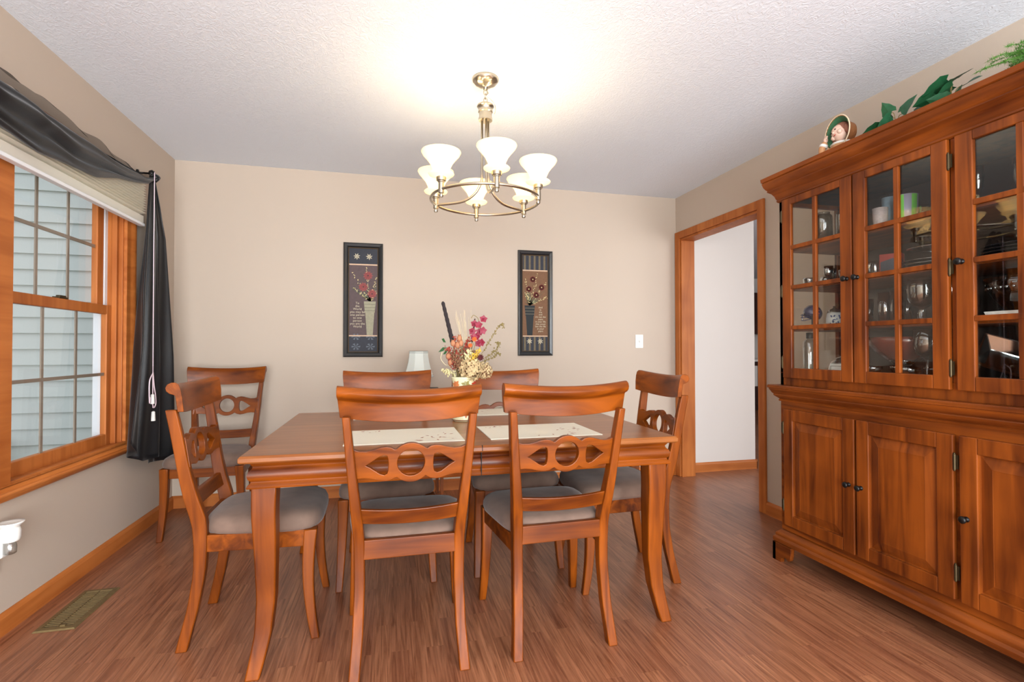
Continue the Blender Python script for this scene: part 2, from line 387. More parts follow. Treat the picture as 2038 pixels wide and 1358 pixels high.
# neighbouring wing with lap siding
sd = MB(); n = 40; lap = .114
for i in range(n):
    z = -.6 + i * lap
    sd.add([(-6, .33, z + lap), (-.14, .33, z + lap), (-.14, .312, z), (-6, .312, z), (-6, .33, z), (-.14, .33, z)], [(0, 1, 2, 3), (3, 2, 5, 4)])
sd.box(-6, -.14, .335, .4, -.6, -.6 + n * lap)
struct(sd.build('wall_exterior', M['siding']))
e = MB(); e.box(-6, -.14, -.1, .5, 3.1, 3.3); struct(e.build('trim_5', M['vinyl']))
struct(MB().box(-12, -.14, -9, .33, -.75, -.6).build('floor_outside', plain('lawn', srgb(96, 112, 70), .95, var=.4, bscale=20)))
tag(MB().box(-1.30, -1.21, .20, .30, -.6, .47).box(-1.30, -1.12, .10, .26, .40, .50).build('vent_hood', M['vinyl'], bevel=.02), 'pale hood low against the siding at the lower left of the window', 'vent hood')

# ---------------------------------------------------------------- pleated shade
sh = thing('pleated_shade', 'cream cellular shade drawn up over the top of the window', 'window shade', (0.0, -.5, 2.2))
def shl(v): return (v[0], v[1] + .5, v[2] - 2.2)
npl = 13; pts = []; zt_, zb_ = 2.085, 1.895
for i in range(npl * 2 + 1): pts.append((.086 if i % 2 else .050, zt_ - i * (zt_ - zb_) / (npl * 2)))
pts += [(.072, 1.885), (.072, 1.842), (.052, 1.842), (.052, 1.885)]
pts += [(.05 if i % 2 else .034, zt_ - i * (zt_ - zb_) / (npl * 2)) for i in range(npl * 2, -1, -1)]
MB().prism(pts, -.635, -2.69, lambda a, b, d: shl((a, d, b))).build('pleated_fabric', M['shade_cream'], sh)
MB().box(.046, .078, -2.19, -.130, -.374, -.358).build('bottom_rail', M['vinyl'], sh, bevel=.003)
MB().box(.036, .07, -2.19, -.13, -.125, -.112).build('head_rail', M['vinyl'], sh, bevel=.003)
cord = tag(MB().tube(smooth_curve([(.135, -0.657, 2.14), (.135, -0.658, 1.5), (.135, -0.655, .97)]), .0022, 6).tube(smooth_curve([(.135, -0.655, .97), (.137, -0.700, .93), (.137, -0.705, .86), (.135, -0.693, .80), (.135, -0.685, .835)]), .0032, 6)
           .tube(smooth_curve([(.135, -0.655, .975), (.137, -0.645, .90), (.137, -0.625, .84), (.137, -0.620, .79), (.137, -0.645, .77), (.135, -0.660, .80)]), .0032, 6)
           .tube([(.135, -0.657, .97), (.137, -0.660, .86), (.137, -0.657, .77)], .0025, 6).build('shade_cord', M['cord'], smooth=True), 'thin pale pull cord hanging knotted in front of the black drape', 'cord')
for (y, z) in ((-.618, .80), (-.606, .70)): MB().lathe([(.004, .05), (.009, .046), (.011, .0), (.011, -.006), (.002, -.006)], (.137, y - .045, z), 10).build('tassel', M['white'], cord)

# ---------------------------------------------------------------- scarf drape
sc = thing('window_scarf', 'black sheer scarf swagged across the window top and hanging at its right side', 'curtain', (0.06, -.48, 2.17))
O = Vector((.06, -.48, 2.17))
def swag_pts(v, u):
    """u 0..1 from right knob to left knob, v 0 top edge .. 1 lower edge"""
    y = -.55 - u * 2.14; ym_ = y if y > -1.62 else -3.24 - y
    top_ = interp([(-ym, z) for ym, z in ((-.55, 2.15), (-.70, 2.108), (-.96, 2.10), (-1.2, 2.117), (-1.4, 2.122), (-1.57, 2.135), (-1.62, 2.13))], -ym_)[0]
    low_ = interp([(-ym, z) for ym, z in ((-.55, 2.125), (-.62, 2.08), (-.72, 2.055), (-.956, 1.998), (-1.193, 1.936), (-1.39, 1.907), (-1.62, 1.895))], -ym_)[0]
    s = math.sin(PI * min(max(u, .0), 1)) ** .7
    z = top_ + (low_ - top_) * v
    fold = (.016 * math.sin(v * 13 + 2.2 * u + .8 * math.sin(5 * u)) + .009 * math.sin(v * 29 + 9 * u)) * s
    x = .088 + .05 * math.sin(PI * v) ** .7 * (.25 + .75 * s) + fold
    return Vector((x, y, z + .005 * math.sin(u * 31 + v * 8) * s))
def grid(fn, nu, nv, v0=0, v1=1):
    vs = []; fs = []
    for i in range(nu + 1):
        for j in range(nv + 1): vs.append(tuple(fn(v0 + (v1 - v0) * j / nv, i / nu) - O))
    for i in range(nu):
        for j in range(nv): a = i * (nv + 1) + j; fs.append((a, a + 1, a + nv + 2, a + nv + 1))
    return vs, fs
m = MB(); m.add(*grid(swag_pts, 120, 60, .24, 1)); s1 = m.build('swag', M['drape'], sc, smooth=True)
def swag_up(v, u):
    p = swag_pts(v, u); p.x -= .004 + .006 * math.sin(u * 60 + v * 10); p.z += .004 * math.sin(u * 47); return p
m = MB(); m.add(*grid(swag_up, 120, 12, 0, .26)); m.build('sheer_edge', M['drape_thin'], sc, smooth=True)
for o in (s1,):
    md = o.modifiers.new('thick', 'SOLIDIFY'); md.thickness = .0015
def tail(v, u):
    """u 0 top..1 bottom ; v 0..1 across"""
    L = [(0, -.575, -.525), (.06, -.60, -.475), (.2, -.65, -.365), (.45, -.725, -.315), (.7, -.765, -.275), (1, -.85, -.215)]
    a, b = interp(L, u)
    zb = interp([(0, .60), (.12, .53), (.35, .46), (.5, .47), (.55, .42), (1, .40)], v)[0]
    z = 2.15 + (zb - 2.15) * u
    amp = .006 + .034 * min(u * 1.6, 1)
    x = .060 + amp * math.sin(v * 16 + .8) + amp * .35 * math.sin(v * 37 + 3 * u) + .02
    return Vector((x, a + (b - a) * v + .006 * math.sin(v * 33), z))
m = MB(); m.add(*grid(tail, 60, 70)); o = m.build('tail', M['drape'], sc, smooth=True)
md = o.modifiers.new('thick', 'SOLIDIFY'); md.thickness = .0015
def tail2(v, u):
    p = tail(v, u); p.y = -.83 + (p.y + .83) * 1.0; p.x -= .035; p.y = p.y - .015 * u; p.z += .02 * u; return p
m = MB()
pts = []
for i in range(14):
    a = i / 13 * 2 * PI; pts.append(Vector((.095 + .018 * math.cos(a), -.552 + .012 * math.sin(a * 2), 2.165 + .018 * math.sin(a) - .03)) - O)
m.tube(pts, .011, 8)
m.sphere(Vector((.10, -.552, 2.14)) - O, .023, 10, 8, (1, 1.1, .8)); m.build('gather', M['drape'], sc, smooth=True)
kb = MB(); kb.lathe([(.02, 0), (.02, .006), (.006, .01), (.006, .06), (.018, .066), (.022, .08), (.012, .092), (.001, .095)], (.0, -.545, 2.165), 14, 'x')
tag(kb.build('curtain_knob', M['black_metal'], smooth=True), 'small dark knob holding the scarf at the upper right window corner', 'curtain holdback')

# ---------------------------------------------------------------- plug-in warmer, vent, switch
pw = thing('scent_warmer', 'white plug-in scent warmer on the wall below the window', 'air freshener', (0.0, -1.66, .33))
MB().lathe([(.026, .095), (.029, .104), (.036, .112), (.042, .118), (.042, .122), (.03, .119), (.001, .118)], (.058, 0, 0), 24).build('dish', M['white'], pw, smooth=True)
MB().lathe([(.018, .045), (.028, .05), (.032, .06), (.033, .085), (.029, .10), (.022, .105)], (.058, 0, 0), 20, cap=True).build('shell', M['white'], pw, autosmooth=40)
MB().lathe([(.010, .05), (.018, .042), (.021, .032), (.021, .005), (.015, 0)], (.058, 0, 0), 18, cap=True).build('oil_bottle', M['glass'], pw, smooth=True)
MB().box(.002, .045, -.022, .022, -.01, .075).build('plug_body', M['white'], pw, bevel=.006)
op = thing('outlet_plate', 'ivory outlet plate behind the plug-in scent warmer', 'electrical outlet', (0, -1.66, .31))
MB().box(.0003, .006, -.036, .036, -.06, .06).build('cover_plate', M['white'], op, bevel=.002)

v = thing('floor_vent', 'bronze metal floor register set in the planks by the left baseboard', 'floor vent', (.181, -1.445, 0))
fr = MB(); W2, L2 = .072, .178
fr.loft([[(-a, -b, z), (a, -b, z), (a, b, z), (-a, b, z)] for a, b, z in ((W2, L2, .0005), (W2 - .004, L2 - .004, .006), (W2 - .02, L2 - .022, .007), (W2 - .021, L2 - .023, .0012))], cap=False)
fr.build('register_frame', M['vent'], v)
MB().box(-W2 + .02, W2 - .02, -L2 + .022, L2 - .022, .0008, .0016).build('duct', M['dark'], v)
g = MB()
for i in range(22):
    y = -L2 + .028 + i * (2 * L2 - .056) / 21
    g.add([(-W2 + .02, y - .0022, .0022), (W2 - .02, y - .0022, .0022), (W2 - .02, y + .0008, .0058), (-W2 + .02, y + .0008, .0058), (-W2 + .02, y - .0006, .0022), (W2 - .02, y - .0006, .0022)], [(0, 1, 2, 3), (3, 2, 5, 4)])
g.box(-.002, .002, -L2 + .022, L2 - .022, .0018, .0064); g.build('louvers', M['vent'], v)
MB().box(.012, .03, -L2 + .018, -L2 + .028, .006, .013).build('lever', M['vent'], v)

s = thing('light_switch', 'white single toggle switch plate on the back wall right of the pictures', 'light switch', (3.572, 0, 1.172))
MB().box(-.036, .036, -.006, -.0003, -.058, .058).build('cover_plate', M['white'], s, bevel=.003)
MB().add([(-.005, -.006, -.011), (.005, -.006, -.011), (.005, -.006, .011), (-.005, -.006, .011), (-.004, -.016, -.002), (.004, -.016, -.002), (.004, -.014, .007), (-.004, -.014, .007)],
         [(0, 1, 5, 4), (1, 2, 6, 5), (2, 3, 7, 6), (3, 0, 4, 7), (4, 5, 6, 7)]).build('toggle', M['white'], s)
for z in (-.03, .03): MB().lathe([(.003, 0), (.003, -.0012), (.001, -.0014)], (0, -.006, z), 10, 'y').build('screw', M['nickel'], s)

# ================================================================== CHAIR
POST = [(0, -.057, .039), (.08, -.039, .038), (.14, -.025, .038), (.21, -.013, .039), (.28, -.003, .041), (.37, .000, .045), (.44, -.002, .050), (.485, -.009, .053), (.548, -.028, .050), (.62, -.044, .045), (.69, -.056, .041), (.764, -.067, .040), (.835, -.079, .038), (.90, -.091, .036), (.95, -.100, .034)]
HALF = [(0, .203), (.08, .197), (.15, .192), (.3, .188), (.45, .189), (.57, .198), (.73, .211), (.89, .222), (.95, .226)]
def bow(x, k=.035): return -k * (1 - (x / .24) ** 2)
def make_chair(label):
    t = thing('dining_chair', label, 'chair')
    WZ, WX = M['cherry_z'], M['cherry_x']
    for s in (-1, 1):
        rings = []
        for i in range(25):
            z = i / 24 * .890; yc, th = interp(POST, z); h = interp(HALF, z)[0]; w = .036 if z < .5 else .036 - .012 * (z - .5) / .42
            rings.append([(s * h, yc - th / 2, z), (s * (h - w), yc - th / 2, z), (s * (h - w), yc + th / 2, z), (s * h, yc + th / 2, z)])
        r = MB().loft(rings).build('rear_leg', WZ, t, bevel=.004, autosmooth=45)
        MB().lathe([(.011, .0), (.012, .004)], (s * .185, -.057, 0), 10, cap=True).build('glide', M['felt'], r)
        rings = []
        for i in range(13):
            z = i / 12 * .415; f = z / .415; w = .030 + .017 * f; y0 = .388 + .018 * math.sin(f * PI * .5) * 0 + .02 * (1 - f) ** 2 - .012 * math.sin(PI * f) - w / 2; xo = s * (.222 + .008 * (1 - f) ** 2); xi = xo - s * w
            rings.append([(xo, y0, z), (xi, y0, z), (xi, y0 + w, z), (xo, y0 + w, z)])
        r = MB().loft(rings).build('front_leg', WZ, t, bevel=.004, autosmooth=45)
        MB().lathe([(.010, .0), (.011, .004)], (s * .213, .408, 0), 10, cap=True).build('glide', M['felt'], r)
    # seat frame
    m = MB()
    m.box(-.178, .178, .362, .384, .352, .415)
    m.box(-.158, .158, -.024, .0, .392, .458)
    for s in (-1, 1):
        m.add([(s * .185, .02, .352), (s * .162, .02, .352), (s * .192, .37, .352), (s * .216, .37, .352), (s * .185, .02, .415), (s * .162, .02, .415), (s * .192, .37, .415), (s * .216, .37, .415)],
              [(0, 3, 2, 1), (4, 5, 6, 7), (0, 1, 5, 4), (1, 2, 6, 5), (2, 3, 7, 6), (3, 0, 4, 7)])
    m.build('seat_rail', WX, t, bevel=.003)
    # crest rail
    rings = []
    N = 24
    for i in range(N + 1):
        x = -.24 + .48 * i / N; u = x / .24; b = bow(x) ; dip = -.014 * (1 - u * u); dz = dip
        tw = 1.0
        zb = .884 - .004 * (1 - u * u) * 4
        cs = [(-.006, zb), (.014, zb), (.012, .93 + dz), (.008, .962 + dz), (.003, .982 + dz), (-.007, .991 + dz), (-.022, .991 + dz), (-.035, .984 + dz), (-.041, .972 + dz), (-.038, .960 + dz), (-.028, .951 + dz), (-.016, .947 + dz), (-.010, .942 + dz), (-.0085, .925 + dz)]
        xs = x if abs(u) < .99 else x
        rings.append([((xs * (.965 + .035 * min(1, max(0, (z - .884) / .07)))), -.092 + b + .035 + y - .02 * (z - .884), z) for y, z in cs])
    MB().loft(rings).build('crest_rail', M['cherry_x'], t, autosmooth=50, bevel=.0015)
    # lower back rail
    rings = []
    for i in range(17):
        x = -.186 + .372 * i / 16; b = bow(x, .022)
        zb = .520 - .008 * (1 - (x / .186) ** 2); zt = .573 - .010 * (1 - (x / .186) ** 2)
        y = -.022 + b + .012
        rings.append([(x, y - .010, zb), (x, y + .010, zb), (x, y + .006 - .012, zt), (x, y - .012 - .012, zt)])
    MB().loft(rings).build('lower_rail', WX, t, bevel=.003)
    # pierced splat
    zc = .728
    top = [(-.198, .056), (-.19, .050), (-.17, .043), (-.145, .042), (-.12, .048), (-.10, .054), (-.082, .056), (-.066, .053), (-.054, .046)]
    circ_t = [(.067 * math.cos(a), .067 * math.sin(a)) for a in [math.radians(136 - 4.6 * k) for k in range(0, 20)]]
    up = top + circ_t + [(-x, z) for x, z in top[::-1]]
    bot = [(-.198, -.052), (-.18, -.050), (-.155, -.048), (-.13, -.051), (-.105, -.058), (-.085, -.061), (-.066, -.057), (-.052, -.049)]
    circ_b = [(.067 * math.cos(a), .067 * math.sin(a)) for a in [math.radians(-134 + 4.5 * k) for k in range(0, 21)]]
    lo = bot + circ_b + [(-x, z) for x, z in bot[::-1]]
    outline = up + lo[::-1]
    ring_h = [(.047 * math.cos(2 * PI * k / 36), .047 * math.sin(2 * PI * k / 36)) for k in range(36)]
    tear = [(-.150, -.006), (-.135, .004), (-.115, .018), (-.100, .027), (-.088, .030), (-.078, .026), (-.0745, .014), (-.0735, -.006), (-.0745, -.024), (-.078, -.036), (-.088, -.041), (-.102, -.037), (-.118, -.026), (-.135, -.014)]
    holes = [ring_h, tear, [(-a, b) for a, b in tear]]
    cu = bpy.data.curves.new('splat', 'CURVE'); cu.dimensions = '2D'; cu.fill_mode = 'BOTH'; cu.extrude = .010; cu.bevel_depth = .002; cu.bevel_resolution = 1; cu.offset = -.001
    for poly in [outline] + holes:
        sp = cu.splines.new('POLY'); sp.points.add(len(poly) - 1); sp.use_cyclic_u = True
        for k, (a, b) in enumerate(poly): sp.points[k].co = (a, b, 0, 1)
    tmp = bpy.data.objects.new('tmp', cu); COL.objects.link(tmp)
    me = bpy.data.meshes.new_from_object(tmp.evaluated_get(bpy.context.evaluated_depsgraph_get())); bpy.data.objects.remove(tmp)
    bm = bmesh.new(); bm.from_mesh(me); bmesh.ops.remove_doubles(bm, verts=bm.verts, dist=1e-5)
    for k in range(-10, 11):   # cuts so that the flat faces can bow
        bmesh.ops.bisect_plane(bm, geom=bm.verts[:] + bm.edges[:] + bm.faces[:], plane_co=(k * .019, 0, 0), plane_no=(1, 0, 0))
    for vv in bm.verts:
        x, z, d = vv.co.x, vv.co.y, vv.co.z
        zz = z + zc; pc = interp(POST, zz)[0]
        vv.co = Vector((x, pc + .018 + bow(x, .024) - d, zz))
    bmesh.ops.recalc_face_normals(bm, faces=bm.faces)
    bm.to_mesh(me); bm.free(); me.materials.clear(); me.materials.append(WX)
    for p in me.polygons: p.material_index = 0; p.use_smooth = False
    sp = bpy.data.objects.new('splat', me); COL.objects.link(sp); sp.parent = t
    # cushion
    def seat_out(a, scl):
        # rounded trapezoid
        return
    cb = MB(); rings = []
    prof = [(.94, .412), (.985, .418), (1.0, .43), (.995, .448), (.96, .466), (.88, .478), (.7, .486), (.4, .490), (.12, .4915)]
    NN = 48
    for sc2, z in prof:
        ring = []
        for k in range(NN):
            a = 2 * PI * k / NN; ca, sa = math.cos(a), math.sin(a)
            e = 5.0; r = (abs(ca) ** e + abs(sa) ** e) ** (-1 / e); px, py = r * ca, r * sa
            hw = .212 + .026 * py; cx, cyy = px * hw, .207 + py * .213
            if py > .3: cyy += .012 * (1 - px * px) * (py - .3)
            ring.append((cx * sc2, .207 + (cyy - .207) * sc2, z))
        rings.append(ring)
    cb.loft(rings).build('seat', M['seat'], t, smooth=True)
    return t
proto = make_chair('dining chair in front on the left, its back to us before the left placemat')
proto.location = (1.535, -2.175, 0)
G = 'dining chairs'
proto['group'] = G
dup(proto, (2.093, -2.17, 0), math.radians(1.5), 'dining chair in front on the right, its back to us before the right front placemat', G)
dup(proto, (1.458, -1.14, 0), PI, 'dining chair on the far side of the table, in front of the white lamp', G)
dup(proto, (2.097, -1.145, 0), PI, 'dining chair on the far side of the table, behind the flower vase and right placemat', G)
dup(proto, (.777, -1.70, 0), -PI / 2 + .02, 'dining chair at the left head of the table, seen side on with pale suede seat', G)
dup(proto, (2.745, -1.645, 0), math.radians(87), 'dining chair at the right head of the table, facing left near the doorway', G)
dup(proto, (.40, -.27, 0), PI, 'dining chair standing away from the table in the left back corner by the black drape', G)

# ================================================================== TABLE
tb = thing('dining_table', 'cherry wood rectangular dining table with flared legs in the middle of the room', 'table', (1.79, -1.573, 0))
X0, X1, Y0, Y1 = -.815, .815, -.585, .585
rings = [[(X0 + a, Y0 + a, z), (X1 - a, Y0 + a, z), (X1 - a, Y1 - a, z), (X0 + a, Y1 - a, z)] for a, z in ((.006, .729), (.0, .734), (0, .747), (.006, .755))]
m = MB(); m.loft(rings); m.build('tabletop', M['tabletop'], tb, bevel=.0015)
m = MB(); ap = [(-.005, .640), (.012, .640), (.014, .645), (.010, .652), (.004, .656), (.002, .662), (.010, .672), (.013, .684), (.009, .696), (.000, .704), (-.003, .712), (.004, .722), (.008, .7285), (-.005, .7285)]
m.molding(ap, X0 + .035, X1 - .035, Y0 + .035, Y1 - .035); m.build('apron', M['cherry_x'], tb, autosmooth=40)
MB().box(.006, .0085, Y0 + .0195, Y0 + .030, .640, .7285).box(.006, .0085, Y0 - .0006, Y0 + .01, .7345, .7552).build('leaf_joint', M['dark'], tb)
for sx in (-1, 1):
    for sy in (-1, 1):
        rings = []
        for i in range(19):
            z = .642 * i / 18; f = z / .642
            w = interp([(0, .046), (.2, .054), (.5, .064), (.8, .076), (1, .080)], f)[0]
            off = interp([(0, .014), (.1, .002), (.22, -.010), (.4, -.015), (.65, -.008), (.85, 0), (1, 0)], f)[0]
            xo, yo = sx * (.815 - .033 + off), sy * (.585 - .033 + off)
            rings.append([(xo, yo, z), (xo - sx * w, yo, z), (xo - sx * w, yo - sy * w, z), (xo, yo - sy * w, z)])
        MB().loft(rings).build('leg', M['cherry_z'], tb, bevel=.005, autosmooth=40)

# placemats
leafm = plain('rust leaf print', srgb(150, 78, 52), .9)
def placemat(cx, cy, rz, label, w=.45, d=.33):
    t = thing('placemat', label, 'placemat', (cx, cy, .7555), rz, 'ivory placemats with leaf embroidery')
    m = MB(); rings = []
    for a, z in ((0, 0), (0, .0025), (.003, .0035)):
        rings.append([(-w / 2 + a, -d / 2 + a, z), (w / 2 - a, -d / 2 + a, z), (w / 2 - a, d / 2 - a, z), (-w / 2 + a, d / 2 - a, z)])
    m.loft(rings); m.build('cloth', M['mat_cloth'], t)
    e = MB(); R = random.Random(int(cx * 100))
    for k in range(22):
        if k < 13: x, y = w / 2 - .03 - R.random() * .13, -d / 2 + .025 + R.random() * .17
        elif k < 19: x, y = -w / 2 + .03 + R.random() * .10, d / 2 - .02 - R.random() * .05
        else: x, y = R.uniform(-.05, .15), -d / 2 + .025 + R.random() * .02
        a = R.random() * 6; l = .006 + R.random() * .007; ca, sa = math.cos(a), math.sin(a)
        e.add([(x + l * ca, y + l * sa, .0039), (x - .35 * l * sa, y + .35 * l * ca, .0039), (x - l * ca, y - l * sa, .0039), (x + .35 * l * sa, y - .35 * l * ca, .0039)], [(0, 1, 2, 3)])
    e.build('leaf_embroidery', leafm, t)
placemat(1.523, -1.885, 0, 'ivory placemat in front on the left, seen through the left chair back')
placemat(2.085, -1.89, 0, 'ivory placemat in front on the right, seen through the right chair back', w=.47)
placemat(1.515, -1.185, PI, 'ivory placemat on the far left side of the table, mostly hidden by a chair rail')
placemat(2.10, -1.185, PI, 'ivory placemat on the far right side of the table, beside the vase', w=.46)

# ================================================================== VASE AND FLOWERS
VX, VY, VZ = 1.825, -1.50, .755
va = thing('vase', 'cream cylindrical vase painted with red and olive leaves on the table', 'vase', (VX, VY, VZ))
MB().lathe([(.001, 0), (.05, 0), (.057, .004), (.0575, .012), (.056, .03), (.056, .16), (.058, .19), (.0625, .212), (.064, .218), (.061, .218), (.056, .20), (.053, .16), (.053, .02), (.001, .015)], n=36).build('body', plain('cream glaze', srgb(226, 222, 180), .25, coat=.5, var=.05), va, smooth=True)
MB().lathe([(.0565, .005), (.059, .006), (.059, .009), (.0565, .010)], n=36).build('base_ring', plain('brown glaze', srgb(110, 60, 36), .4), va, smooth=True)
cols = [plain('leaf glaze red', srgb(176, 60, 36), .4), plain('leaf glaze olive', srgb(126, 116, 48), .4), plain('leaf glaze orange', srgb(190, 110, 60), .4)]
e = MB(); R = random.Random(3)
for row, z in enumerate((.045, .115, .180)):
    for k in range(7):
        a0 = 2 * PI * (k + .5 * (row % 2)) / 7 + .25; e.mat(cols[(k + row) % 3 if row != 2 else (k * 2) % 3])
        rr = .0582 if z < .15 else .0602
        for lobe in range(7):
            th = lobe * 2 * PI / 7 + R.random() * .2; L = .027 * (1 if lobe % 2 else .8)
            def P(u, v): return (rr * math.cos(a0 + u / rr), rr * math.sin(a0 + u / rr), z + v)
            c0, s0 = math.cos(th), math.sin(th); w = .0075
            pts = [P(0, 0), P(.55 * L * c0 - w * s0, .55 * L * s0 + w * c0), P(L * c0, L * s0), P(.55 * L * c0 + w * s0, .55 * L * s0 - w * c0)]
            e.add(pts, [(0, 1, 2, 3)])
e.build('painted_leaves', None, va)

# frame of the bouquet: r to the right of the viewer's side, d away from the camera, u up (metres)
CAx = Vector((.9713, -.2378, 0)); CAy = Vector((.2378, .9713, 0))
def B(r, u, d=0): return Vector((VX, VY, VZ + .218)) + CAx * r + CAy * d + Vector((0, 0, u))
FC = {'stem': plain('dry stem', srgb(122, 108, 62), .8), 'dark': plain('dark millet', srgb(38, 30, 32), .9, bump=.8, bscale=300), 'magenta': plain('magenta petal', srgb(132, 26, 52), .6, var=.3, bscale=90),
      'hyd': plain('dried hydrangea', srgb(208, 182, 136), .85, var=.3, bscale=60), 'rust': plain('rust berries', srgb(158, 62, 48), .8, var=.4, bscale=80), 'straw': plain('straw', srgb(206, 190, 156), .85),
      'pod': plain('peach pods', srgb(172, 116, 82), .8, var=.2, bscale=60), 'green': plain('dark leaf', srgb(40, 84, 44), .6), 'sage': plain('olive sage', srgb(128, 112, 66), .85), 'orange': plain('orange bloom', srgb(206, 92, 36), .7),
      'yellow': plain('yellow bloom', srgb(214, 172, 62), .8), 'cream': plain('cream buds', srgb(214, 202, 152), .8), 'brown': plain('brown weed', srgb(142, 102, 72), .85, var=.3, bscale=90), 'burg': plain('burgundy bloom', srgb(78, 22, 26), .8)}
def flower(name, label, cat, stem_pts, r=.0014, stem='stem', group=None):
    t = thing(name, label, cat, (0, 0, 0), 0, group)
    t.location = B(0, -.19, 0)
    off = -Vector(t.location)
    m = MB(Matrix.Translation(off)); m.tube(smooth_curve([B(stem_pts[0][0] * .12, -.19, stem_pts[0][2] * .12)] + [B(*p) for p in stem_pts], 5), r, 5); m.build('stem', FC[stem], t, smooth=True)
    return t, Matrix.Translation(off)
def star(m, c, R, n, axis, w=.45, cup=.25):
    ax = Vector(axis).normalized(); a = ax.orthogonal().normalized(); b = ax.cross(a); c = Vector(c)
    for k in range(n):
        t = 2 * PI * k / n; d = math.cos(t) * a + math.sin(t) * b; q = ax.cross(d)
        m.add([c, c + d * R * .55 + q * R * w * .6 + ax * R * cup * .5, c + d * R + ax * R * cup, c + d * R * .55 - q * R * w * .6 + ax * R * cup * .5], [(0, 1, 2), (0, 2, 3)])
TOC = Vector((-.2378, -.9713, .1))
# dark millet spikes
def spike(label, base, tip, r):
    t, T = flower('millet_spike', label, 'dried flower', [base], .002, 'stem')
    m = MB(T); P = [B(*base) + (B(*tip) - B(*base)) * i / 24 + Vector((0, 0, 0)) for i in range(25)]
    m.tube(P, [r * (1 - .25 * i / 24) * (.6 if i in (0, 24) else 1) * (1 + .1 * ((i * 7) % 3 - 1)) for i in range(25)], 9); m.build('spike_head', FC['dark'], t, smooth=True)
spike('tall dark brown millet spike leaning left out of the vase', (-.055, .16, .01), (-.109, .375, .02), .0115)
spike('shorter dark spike standing behind the orchid spray', (.038, .17, .03), (.052, .29, .03), .0045)
# orchid spray
t, T = flower('orchid_spray', 'magenta artificial orchid spray on the right of the bouquet', 'artificial flower', [(.03, .05, 0), (.055, .16, 0), (.075, .27, 0), (.05, .305, 0), (.035, .29, 0)], .0016, 'sage')
R = random.Random(5)
for (a, b_) in ((.097, .285), (.052, .262), (.075, .255), (.042, .225), (.08, .222), (.065, .20), (.05, .195), (.095, .228), (.088, .17), (.073, .165)):
    m = MB(T); star(m, B(a, b_, -.01 + R.uniform(-.02, .01)), .021, 5, TOC + Vector((R.uniform(-.4, .4), 0, R.uniform(-.3, .3))), .75, .2)
    star(m, B(a, b_, -.016), .007, 4, TOC, .8, .8); m.build('blossom', FC['magenta'], t)
# hydrangeas
def hyd(label, c, r, n, d):
    t, T = flower('dried_hydrangea', label, 'dried flower', [(c[0] * .5, .0, d * .6), (c[0], c[1] - r * .5, d)], .002)
    m = MB(T).mat(FC['hyd']); R = random.Random(n)
    for k in range(n):
        z = 1 - 2 * (k + .5) / n; ph = k * 2.39996; s_ = math.sqrt(1 - z * z)
        v_ = Vector((s_ * math.cos(ph), s_ * math.sin(ph), z)); c3 = B(c[0], c[1], d) + v_ * r * R.uniform(.88, 1.03)
        star(m, c3, r * .17, 4, v_ + Vector((R.uniform(-.6, .6), R.uniform(-.6, .6), R.uniform(-.6, .6))), .8, R.uniform(-.1, .5))
    m.mat(FC['brown']).sphere(B(c[0], c[1], d), r * .72, 12, 8); m.build('bloom_head', None, t)
hyd('large round tan dried hydrangea head over the vase rim', (.036, .038), .056, 260, -.03)
hyd('smaller tan dried hydrangea head behind at the right of the vase', (.098, .03), .042, 150, .03)
# rust berry sprigs
def sprig(name, label, tops, mat, partname, n, spread, rad, stem='stem', group=None, seed=1):
    for i, (a, b_, d) in enumerate(tops):
        t, T = flower(name, label[i], 'dried flower', [(a * .6, b_ * .45, d * .6), (a, b_, d)], .0011, stem, group)
        m = MB(T); R = random.Random(seed * 10 + i)
        for k in range(n):
            f = R.random() ** .7; q = B(a * (.5 + .5 * f) + R.gauss(0, spread * (1.15 - f * .5)), b_ * (.42 + .62 * f) + R.gauss(0, spread * .5), d + R.gauss(0, spread))
            m.sphere(q, rad * R.uniform(.7, 1.25), 6, 4, (1, 1, 1.3))
        m.build(partname, FC[mat], t, smooth=True)
sprig('berry_sprig', ['rust red berry sprig just right of the dark spike', 'rust red berry sprig at the left edge of the bouquet', 'rust red berry sprig low on the left of the bouquet', 'rust red berry sprig between the pods and the orchid'],
      [(-.045, .19, -.01), (-.085, .14, 0), (-.065, .09, -.02), (.02, .18, 0)], 'rust', 'berries', 75, .010, .0034, seed=2)
sprig('dried_weed', ['brown seed sprig above the left of the vase rim', 'brown seed sprig in the middle of the bouquet', 'brown seed sprig behind the hydrangea', 'brown seed sprig just left of the hydrangea', 'brown seed sprig under the peach pods at the left'], [(-.045, .10, -.02), (-.005, .14, 0), (.05, .12, .02), (-.02, .075, -.04), (-.06, .12, .02)], 'brown', 'seeds', 110, .014, .003, seed=3)
sprig('cream_bud_sprig', ['cream bud sprig hanging off the left side of the vase', 'cream bud cluster in the centre of the bouquet'], [(-.095, .03, -.01), (.028, .12, -.03)], 'cream', 'buds', 60, .013, .0045, seed=4)
sprig('goldenrod', ['small yellow flower cluster above the large hydrangea', 'yellow-orange cluster right of centre in the bouquet'], [(.055, .11, -.04), (.075, .13, -.01)], 'yellow', 'florets', 70, .009, .0032, seed=6)
